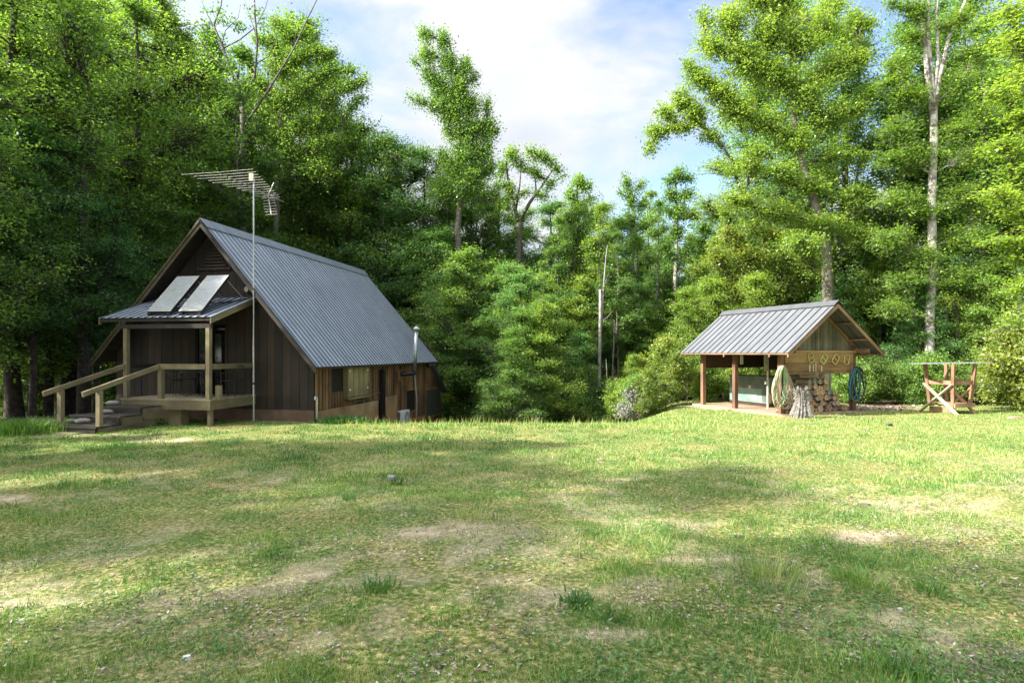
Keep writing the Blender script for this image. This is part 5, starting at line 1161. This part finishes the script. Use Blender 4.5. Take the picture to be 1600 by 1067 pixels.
# forked tree
Y = 37; b_ = gpos(812, Y)
r_ = build_tree('forked_tree', 'airy tree forking in a V above a bare dark trunk at the centre', 'tree', None, b_, T3(Y, [(811, 700, .24), (811, 450, .2), (811, 345, .17)], b_),
           L3(Y, [(798, 240, 14, 1.3), (785, 262, 13), (830, 238, 12, 1.2), (850, 245, 13, 1.2), (868, 260, 11), (862, 285, 12, .8), (835, 268, 15), (812, 258, 12), (795, 292, 14), (778, 290, 10), (848, 305, 11), (880, 275, 6, .7), (822, 300, 10), (790, 320, 10)], b_),
           leaf=.15, cov=3.4, nl=12, sxy=.17, sz=.17, tilt=.8, matl='leaf', matt='trunk', seed=33, tone=.42, attach=.3, limb_r=.12, limbs=False)
for e_ in ([(811, 346, .15), (800, 312, .11), (793, 275, .07), (791, 240, .03)], [(811, 346, .15), (828, 316, .11), (850, 286, .07), (866, 262, .03)], [(806, 330, .07), (812, 290, .05), (815, 250, .02)], [(838, 303, .06), (836, 275, .04), (832, 245, .02)]):
    q = MB(); P = T3(Y, e_, b_); q.tube([p_[:3] for p_ in P], [p_[3] for p_ in P], 7); q.build('limb', M['trunk'], r_, True)
# pointed tree
Y = 39; b_ = gpos(903, Y)
build_tree('pointed_tree', 'tree with a rounded dark top in the dip of the skyline', 'tree', None, b_, T3(Y, [(903, 700, .2), (903, 420, .14), (903, 290, .05)], b_),
           L3(Y, [(905, 283, 13, 1.2), (918, 292, 11), (893, 305, 14), (925, 310, 10), (905, 325, 22, .9), (885, 345, 20), (928, 345, 20), (905, 365, 30, .9), (875, 385, 24), (935, 385, 24), (905, 410, 32, .8)], b_), leaf=.16, cov=4, nl=14, sxy=.2, sz=.18, tilt=.8, seed=34, tone=.42)
# two slim ones
Y = 38; b_ = gpos(994, Y)
build_tree('slim_tree', 'slim tree with two thin leafy spires and a pale straight trunk', 'tree', None, b_, T3(Y, [(996, 700, .16), (995, 440, .12), (988, 300, .05)], b_),
           L3(Y, [(978, 285, 9, 1.8), (970, 300, 7), (985, 310, 12, 1.4), (1003, 290, 7, 2), (1005, 318, 10, 1.6), (985, 340, 16, 1.1), (1008, 350, 14), (970, 345, 10), (990, 375, 18), (1005, 395, 14), (975, 395, 12), (995, 430, 14, .8)], b_), leaf=.15, cov=4, nl=13, sxy=.16, sz=.18, tilt=.8, matt='trunkpale', seed=35, tone=.42)
Y = 36; b_ = gpos(1056, Y)
build_tree('slim_tree', 'slim tree with a round top and long pale trunk left of the great tree', 'tree', None, b_, T3(Y, [(1056, 700, .17), (1056, 440, .13), (1057, 280, .05)], b_),
           L3(Y, [(1060, 270, 15, .9), (1045, 282, 11), (1075, 278, 11), (1048, 305, 16), (1072, 305, 16), (1060, 330, 22, .9), (1038, 325, 10), (1085, 335, 12), (1055, 360, 20, .8), (1075, 385, 16, .8), (1042, 390, 14, .8)], b_), leaf=.15, cov=4, nl=13, sxy=.18, sz=.15, tilt=.7, matt='trunkpale', seed=36, tone=.42)
# dead trunks
def snag(name, label, Y, pts, extra=()):
    b_ = gpos(pts[0][0], Y); t_ = thing(name, label, 'dead tree' if 'dead' in label else 'tree', b_); q = MB(); P = T3(Y, pts, b_)
    q.tube([p_[:3] for p_ in P], [p_[3] * .8 for p_ in P], 8); q.build('trunk', M['trunkgrey'], t_, True)
    if 'bare' in name: t_.children[0].data.materials[0] = M['trunk']
    rr_ = random.Random(int(pts[0][0] * 3 + Y))
    if Y < 40 and 'dark' not in name:      # broken stubs and thin twigs
        for k_ in range(6):
            A_ = P[1 + rr_.randrange(len(P) - 1)]; B_ = P[max(0, P.index(A_) - 1)]; f_ = rr_.random(); p0 = Vector(A_[:3]).lerp(Vector(B_[:3]), f_ * .9); an_ = rr_.uniform(0, 6.28); ln_ = rr_.uniform(.25, 1.1)
            q = MB(); q.tube([p0, p0 + Vector((math.cos(an_) * ln_ * .5, math.sin(an_) * ln_ * .5, ln_ * .25)), p0 + Vector((math.cos(an_) * ln_, math.sin(an_) * ln_, ln_ * rr_.uniform(.1, .8)))], [.03, .018, .006], 5); q.build('twig', t_.children[0].data.materials[0], t_, True)
    for e_ in extra: q = MB(); P = T3(Y, e_, b_); q.tube([p_[:3] for p_ in P], [p_[3] * .8 for p_ in P], 6); q.build('limb', M['trunkgrey'], t_, True)
snag('dead_trunk', 'grey dead trunk splitting into two bare stubs above the hollow', 28, [(935, 690, .13), (936, 600, .115), (938, 500, .095), (938, 452, .08)], ([(939, 520, .07), (943, 450, .05), (947, 400, .035), (949, 383, .015)],))
snag('bare_tree', 'straight bare grey trunk between the dead trunk and the laurel', 31, [(957, 700, .07), (956, 600, .06), (959, 540, .055), (960, 500, .04)])
snag('bare_tree', 'short thin trunk leaning in the shadow of the hollow', 27, [(952, 690, .035), (951, 640, .03), (947, 560, .02)])
for px, Y, r_, lab in ((75, 22.5, .22, 'dark trunk left of the porch handrail'), (100, 24, .26, 'thick dark trunk behind the left stair post'), (130, 21.5, .3, 'stout dark trunk just left of the cabin eave'), (45, 27, .16, 'thin dark trunk near the left edge'), (20, 24, .2, 'dark trunk at the left edge of the lawn')):
    snag('dark_tree', lab, Y, [(px, 700, r_), (px + 2, 560, r_ * .9), (px + 1, 400, r_ * .8), (px - 4, 200, r_ * .5)])
for o in bpy.data.objects:
    if o.parent and o.parent.name.startswith('dark_tree'): o.data.materials[0] = M['trunkdark']
# dead-limbed tree behind the cabin
Y = 31; b_ = gpos(378, Y); t_ = thing('bare_limbed_tree', 'big dark tree with long bare forking limbs above the antenna', 'tree', b_)
q = MB(); P = T3(Y, [(380, 640, .21), (381, 400, .18), (377, 280, .16), (380, 220, .145), (378, 150, .12)], b_); q.tube([p_[:3] for p_ in P], [p_[3] for p_ in P], 10); q.build('trunk', M['trunkgrey'], t_, True)
for e_ in ([(378, 155, .13), (362, 115, .11), (347, 70, .09), (334, 40, .07), (345, 10, .05), (350, -20, .03)], [(362, 118, .07), (340, 95, .05), (320, 78, .035), (310, 60, .02)], [(379, 160, .12), (398, 120, .10), (402, 70, .085), (398, 20, .07), (396, -30, .05)],
          [(350, 75, .06), (375, 62, .045), (400, 42, .035), (415, 12, .025), (420, -8, .015)], [(336, 45, .05), (325, 25, .035), (312, -5, .02)], [(380, 200, .10), (420, 140, .08), (460, 75, .06), (480, 30, .045), (500, -10, .03)], [(362, 115, .04), (352, 95, .03), (330, 88, .02), (318, 95, .01)], [(347, 70, .04), (352, 48, .03), (372, 28, .02), (376, 8, .01)],
          [(400, 100, .04), (420, 88, .03), (432, 60, .02), (436, 30, .01)], [(420, 140, .04), (418, 115, .03), (428, 95, .02), (424, 70, .01)], [(460, 75, .03), (462, 50, .022), (452, 25, .012)], [(379, 230, .05), (395, 215, .04), (420, 200, .025), (440, 170, .012)], [(334, 40, .03), (318, 38, .02), (302, 28, .01)], [(402, 60, .04), (392, 30, .03), (378, -10, .02)]):
    q = MB(); P = T3(Y, e_, b_); q.tube([p_[:3] for p_ in P], [p_[3] * .72 for p_ in P], 7); q.build('limb', M['trunkgrey'], t_, True)
rr_ = np.random.RandomState(8); lb = L3(Y, [(335, 15, 16, .5), (350, 30, 12, .5), (400, 15, 14, .5), (415, 40, 12, .5), (330, 60, 10, .4), (375, 40, 8, .4)], b_); cc = np.concatenate([np.array(l_[:3]) + rr_.randn(16, 3) * np.array(l_[3:6]) * .6 for l_ in lb])
P_, q_, tn = leaf_quads(rr_, cc, np.zeros_like(cc) + [0, 0, .3], 9, .15, .15, .12, .9, np.full(len(cc), .4)); npmesh('crown', P_, q_, M['leaf'], tn, t_)
# leafy tree with the lobe reaching to the right
Y = 33; b_ = gpos(440, Y)
build_tree('reaching_tree', 'leafy tree left of the cloud with a spray reaching out to the right', 'tree', None, b_, T3(Y, [(430, 640, .2), (428, 350, .16), (440, 180, .11), (460, 60, .05)], b_),
           L3(Y, [(432, 35, 16, 1.1), (425, 65, 20), (450, 55, 14), (475, 50, 17, 1.2), (490, 80, 20), (510, 85, 16), (465, 90, 24), (435, 105, 26, .9), (495, 120, 24), (525, 80, 9, .6), (520, 110, 16), (475, 140, 28), (440, 160, 28), (400, 130, 24), (385, 85, 18), (405, 60, 14), (515, 150, 20, .8),
                  (550, 110, 12, 1.3), (548, 135, 18, 1), (565, 128, 12, .9), (572, 115, 6), (555, 160, 16, .6), (540, 178, 14, .5), (565, 150, 12, .4), (505, 185, 24, .8), (465, 200, 30, .9), (420, 210, 30, .9), (500, 225, 26), (450, 245, 34), (530, 215, 12, .8), (400, 180, 26), (500, 265, 30)], b_),
           leaf=.13, cov=3.4, nl=13, sxy=.2, sz=.13, tilt=.7, seed=41, tone=.42, attach=.9)
# the great tree right of centre
Y = 27; b_ = gpos(1292, Y)
build_tree('great_tree', 'great spreading tree with many upright limbs above the open shed', 'tree', None, b_, T3(Y, [(1298, 660, .30), (1298, 500, .27), (1290, 380, .22), (1265, 290, .16), (1240, 200, .10), (1235, 80, .05)], b_),
           L3(Y, [(1025, 205, 20, 1.1), (1015, 235, 13), (1040, 175, 20, .9), (1060, 200, 22, .8), (1065, 155, 24, 1), (1090, 120, 26), (1085, 175, 26), (1110, 70, 30), (1075, 100, 14), (1120, 140, 32), (1110, 210, 24, .6), (1140, 30, 34), (1160, 90, 38), (1150, 170, 36, .8), (1100, 25, 14), (1180, -10, 40),
                  (1200, 50, 40), (1210, 120, 40), (1190, 190, 36, .7), (1230, -10, 36), (1250, 70, 36), (1260, 150, 40), (1240, 220, 40, .7), (1290, 40, 30, 1, 1), (1310, 100, 34), (1335, 30, 24), (1358, 35, 16), (1345, 90, 22, .8), (1360, 140, 14), (1300, 180, 36, .7), (1340, 170, 24, .7),
                  (1310, 240, 36, .7), (1350, 245, 22, .6), (1270, 290, 40, .6), (1215, 270, 40, .6), (1160, 260, 34, .5), (1335, 300, 34, .6), (1150, 310, 34, .6), (1200, 330, 44, .6), (1280, 350, 44, .5), (1340, 360, 36, .5), (1225, 30, 30, 1, 3), (1300, 10, 30, 1, 3), (1180, 240, 34, .6, -2), (1250, 380, 44, .5, -2)], b_),
           leaf=.125, cov=4.2, nl=15, sxy=.15, sz=.09, tilt=.65, matl='leafyel', matt='trunk', seed=51, twig=.007, tone=.36, attach=1.0, limb_r=.25)
Y = 28; b_ = gpos(1320, Y)
# yellowish lower tree left of the shed roof
Y = 30; b_ = gpos(1190, Y)
build_tree('bushy_tree', 'yellow-green bushy tree behind the left end of the shed roof', 'tree', None, b_, T3(Y, [(1190, 640, .14), (1195, 450, .1), (1195, 370, .05)], b_),
           L3(Y, [(1140, 365, 24, .8), (1180, 355, 26, .8), (1215, 365, 24, .8), (1120, 400, 26), (1165, 400, 34, .8), (1215, 405, 34, .8), (1255, 400, 26), (1110, 445, 28, .9), (1150, 445, 34, .8), (1200, 450, 36, .8), (1250, 445, 34, .8), (1110, 490, 30), (1150, 490, 30), (1275, 430, 26), (1090, 420, 18), (1100, 520, 24)], b_),
           leaf=.13, cov=3.5, nl=15, sxy=.2, sz=.11, tilt=.8, matl='laurel', seed=52, tone=.62)
# tall pale-trunked tree
Y = 25; b_ = gpos(1455, Y)
build_tree('pale_trunk_tree', 'tall tree with a straight pale mottled trunk behind the stand', 'tree', None, b_, T3(Y, [(1454, 660, .20), (1455, 450, .18), (1457, 300, .165), (1458, 180, .15), (1452, 40, .10), (1450, -60, .05)], b_),
           L3(Y, [(1400, 100, 28, .9), (1385, 130, 18, .8), (1415, 150, 34, .8), (1420, 60, 23, .8), (1430, 15, 28, .9), (1400, 200, 34, .8), (1390, 250, 28, .8), (1425, 240, 37, .7), (1500, 30, 30, .9), (1520, 80, 32, .8), (1500, 130, 32, .8), (1530, 170, 30, .8), (1490, 200, 34, .7), (1520, 240, 37, .7), (1400, 310, 37, .7),
                  (1440, 330, 34, .6), (1500, 300, 37, .7), (1390, 370, 39, .7), (1500, 370, 39, .7), (1440, 400, 39, .6), (1530, 320, 30, .7), (1410, 440, 41, .6), (1490, 440, 41, .6), (1395, 5, 18, .7), (1390, 480, 34, .7), (1530, 420, 32, .7)], b_),
           leaf=.115, cov=3.6, nl=15, sxy=.17, sz=.07, tilt=.5, matl='leafyel', matt='trunkpale', twig=.004, seed=53, tone=.3, attach=.5, limb_r=.3)
ptt = [o for o in bpy.data.objects if o.name == 'pale_trunk_tree'][0]
for e_ in ([(1458, 178, .12), (1468, 120, .1), (1482, 60, .08), (1505, 10, .06), (1520, -30, .04)], [(1457, 178, .11), (1449, 120, .1), (1444, 60, .08), (1435, 0, .06), (1430, -30, .04)], [(1460, 160, .08), (1466, 90, .06), (1463, 20, .05), (1468, -30, .04)]):
    q = MB(); P = T3(Y, e_, b_); q.tube([p_[:3] for p_ in P], [p_[3] for p_ in P], 8); q.build('limb', M['trunkpale'], ptt, True)
snag('bare_tree', 'thin pale trunk seen through leaves left of the tall pale one', 31, [(1416, 690, .1), (1416, 500, .09), (1415, 330, .08), (1413, 300, .06)])
snag('bare_tree', 'grey trunk rising behind the middle of the stand', 26, [(1496, 680, .1), (1496, 560, .09), (1495, 480, .07)])
# near tree at the right edge
Y = 15.5; b_ = (15.6, 16.5, gz(15.6, 16.5))
build_tree('edge_tree', 'near tree whose bright yellow-green sprays hang in from the right edge', 'tree', None, b_, [(0, 0, -.4, .25), (0, 0, 6, .2), (-.4, -.3, 14, .08)],
           L3(Y, [(1585, 60, 34, .5), (1610, 110, 40, .4), (1560, 140, 26, .35), (1600, 180, 40, .35), (1565, 225, 34, .25), (1600, 265, 40, .25), (1555, 300, 28, .2), (1595, 330, 36, .25), (1570, 375, 34, .18), (1610, 400, 40, .2), (1580, 20, 30, .5), (1600, 450, 36, .25), (1590, 500, 26, .3), (1640, 60, 60, .6), (1650, 200, 60, .5), (1650, 350, 60, .5)], b_),
           leaf=.105, cov=4.5, nl=15, sxy=.2, sz=.045, tilt=.4, matl='leafyel', matt='trunk', seed=61, tone=.5, attach=.15, limb_r=.2, twig=.008)
# blossoming laurel patch
Y = 21.8; b_ = gpos(985, Y)
build_tree('flowering_shrub', 'pale-blossomed shrub at the left foot of the large laurel', 'shrub', None, b_, [(0, 0, -.1, .03), (0, 0, 1.2, .02)], [(-.2, 0, .5, .45, .4, .4), (.35, .1, .9, .4, .4, .45), (.5, 0, .4, .4, .4, .35), (0, .1, 1.1, .35, .3, .3)], leaf=.07, cov=2.4, nl=10, sxy=.08, sz=.07, tilt=1.2, matl='flower', seed=71, twig=.005)
# drooping dark branch layer to the right of the cabin
Y = 30.5; b_ = gpos(735, Y)
build_tree('drooping_tree', 'dark layered tree with drooping branches right behind the cabin', 'tree', None, b_, [(0, 0, -.5, .13), (.1, 0, 4, .1), (.2, 0, 8, .04)],
           L3(Y, [(700, 470, 30, .25), (740, 490, 30, .25), (690, 520, 34, .22), (745, 530, 34, .2), (790, 545, 30, .2), (700, 560, 36, .2), (760, 570, 36, .2), (810, 590, 34, .18), (720, 600, 40, .2), (780, 615, 40, .16), (840, 620, 34, .14), (700, 635, 34, .2), (760, 645, 40, .18), (720, 430, 26, .25), (830, 640, 30, .2)], b_),
           leaf=.10, cov=3.2, nl=17, sxy=.24, sz=.06, tilt=.45, matl='leafdark', matt='trunkdark', seed=72, tone=.55, attach=.1, limb_r=.3)
# ---- trees beside and behind the photographer: they shade the near lawn
putT('oak2', 140, -40, 32); putT('oak', 215, -10, 34); putT('oak2', 262, 25, 35); putT('oak', 60, -60, 30); putT('slim', 372, 60, 30); putT('slim', 938, 310, 33); putT('slim', 1028, 305, 34); putT('poplar', 1100, 345, 37); putT('slim', 872, 330, 34); putT('slim', 850, 400, 30); putT('slim', 965, 355, 32); putT('poplar', 330, 40, 34); putT('poplar', 452, 22, 36); put('shrub', 998, 22.3, .75, label='rounded green bush beside the pale-blossomed shrub'); put('shrub', 968, 23.6, .8, label='green bush left of the pale-blossomed shrub at the brow'); put('beech2', 1075, 26, .8); putT('oak2', 485, 55, 37); putT('poplar', 520, 90, 37); putT('oak', 1240, 15, 34); putT('oak2', 1318, 55, 32); putT('oak2', 1445, 30, 31); putT('oak', 1505, 10, 33); putT('slim', 1412, 70, 29); putT('slim', 1535, 20, 28); putT('poplar', 1475, 40, 29); putT('oak2', 1180, 120, 35)
random.seed(9)
for key, x_, y_, s_ in (('oak', -17, 3, .95), ('poplar', -14.5, -1.5, (1.35, 1.35, 1.0)), ('slim', -13, -3.5, 1.1), ('poplar', -20, -5, 1.2), ('oak2', -26, 0, 1.15), ('slim', -16, 7, .95), ('poplar', -22, 6, 1.0), ('oak', -9, -9, 1.0), ('oak2', -15.6, 15.3, .85), ('oak', -22, 14, .9), ('slim', -30, 4, 1.2), ('oak', -33, -5, 1.2), ('oak2', -33, 13, 1.0), ('oak', -2, -13, 1.0), ('oak2', -20, 9.5, .62)):
    put(key, 0, y_, s_, x=x_)
for o in bpy.data.objects:
    if o.parent and o.parent.name.startswith('bare_limbed_tree') and o.name[:4] in ('trun', 'limb'): o.data.materials[0] = M['trunk']
dl = {}
for o in bpy.data.objects:
    if o.parent is None and 'category' in o and o['category'] in ('tree', 'dead tree', 'shrub'): dl.setdefault(o['label'], []).append(o)
for lb_, os_ in dl.items():
    if len(os_) > 1:
        os_.sort(key=lambda o: o.location.x / max(o.location.y, 1)); n_ = len(os_); w = lb_.split()
        nm = {2: ['left one', 'right one'], 3: ['leftmost', 'middle one', 'rightmost']}.get(n_) or ['leftmost'] + ['%s from left' % q for q in ('second', 'third', 'fourth', 'fifth', 'sixth', 'seventh', 'eighth', 'ninth')][:n_ - 2] + ['rightmost']
        for o, q in zip(os_, nm): o['label'] = ' '.join((lb_ + ', ' + q).split()[:16]) if len(w) + len(q.split()) <= 16 else q + ' ' + lb_.split(',')[0]
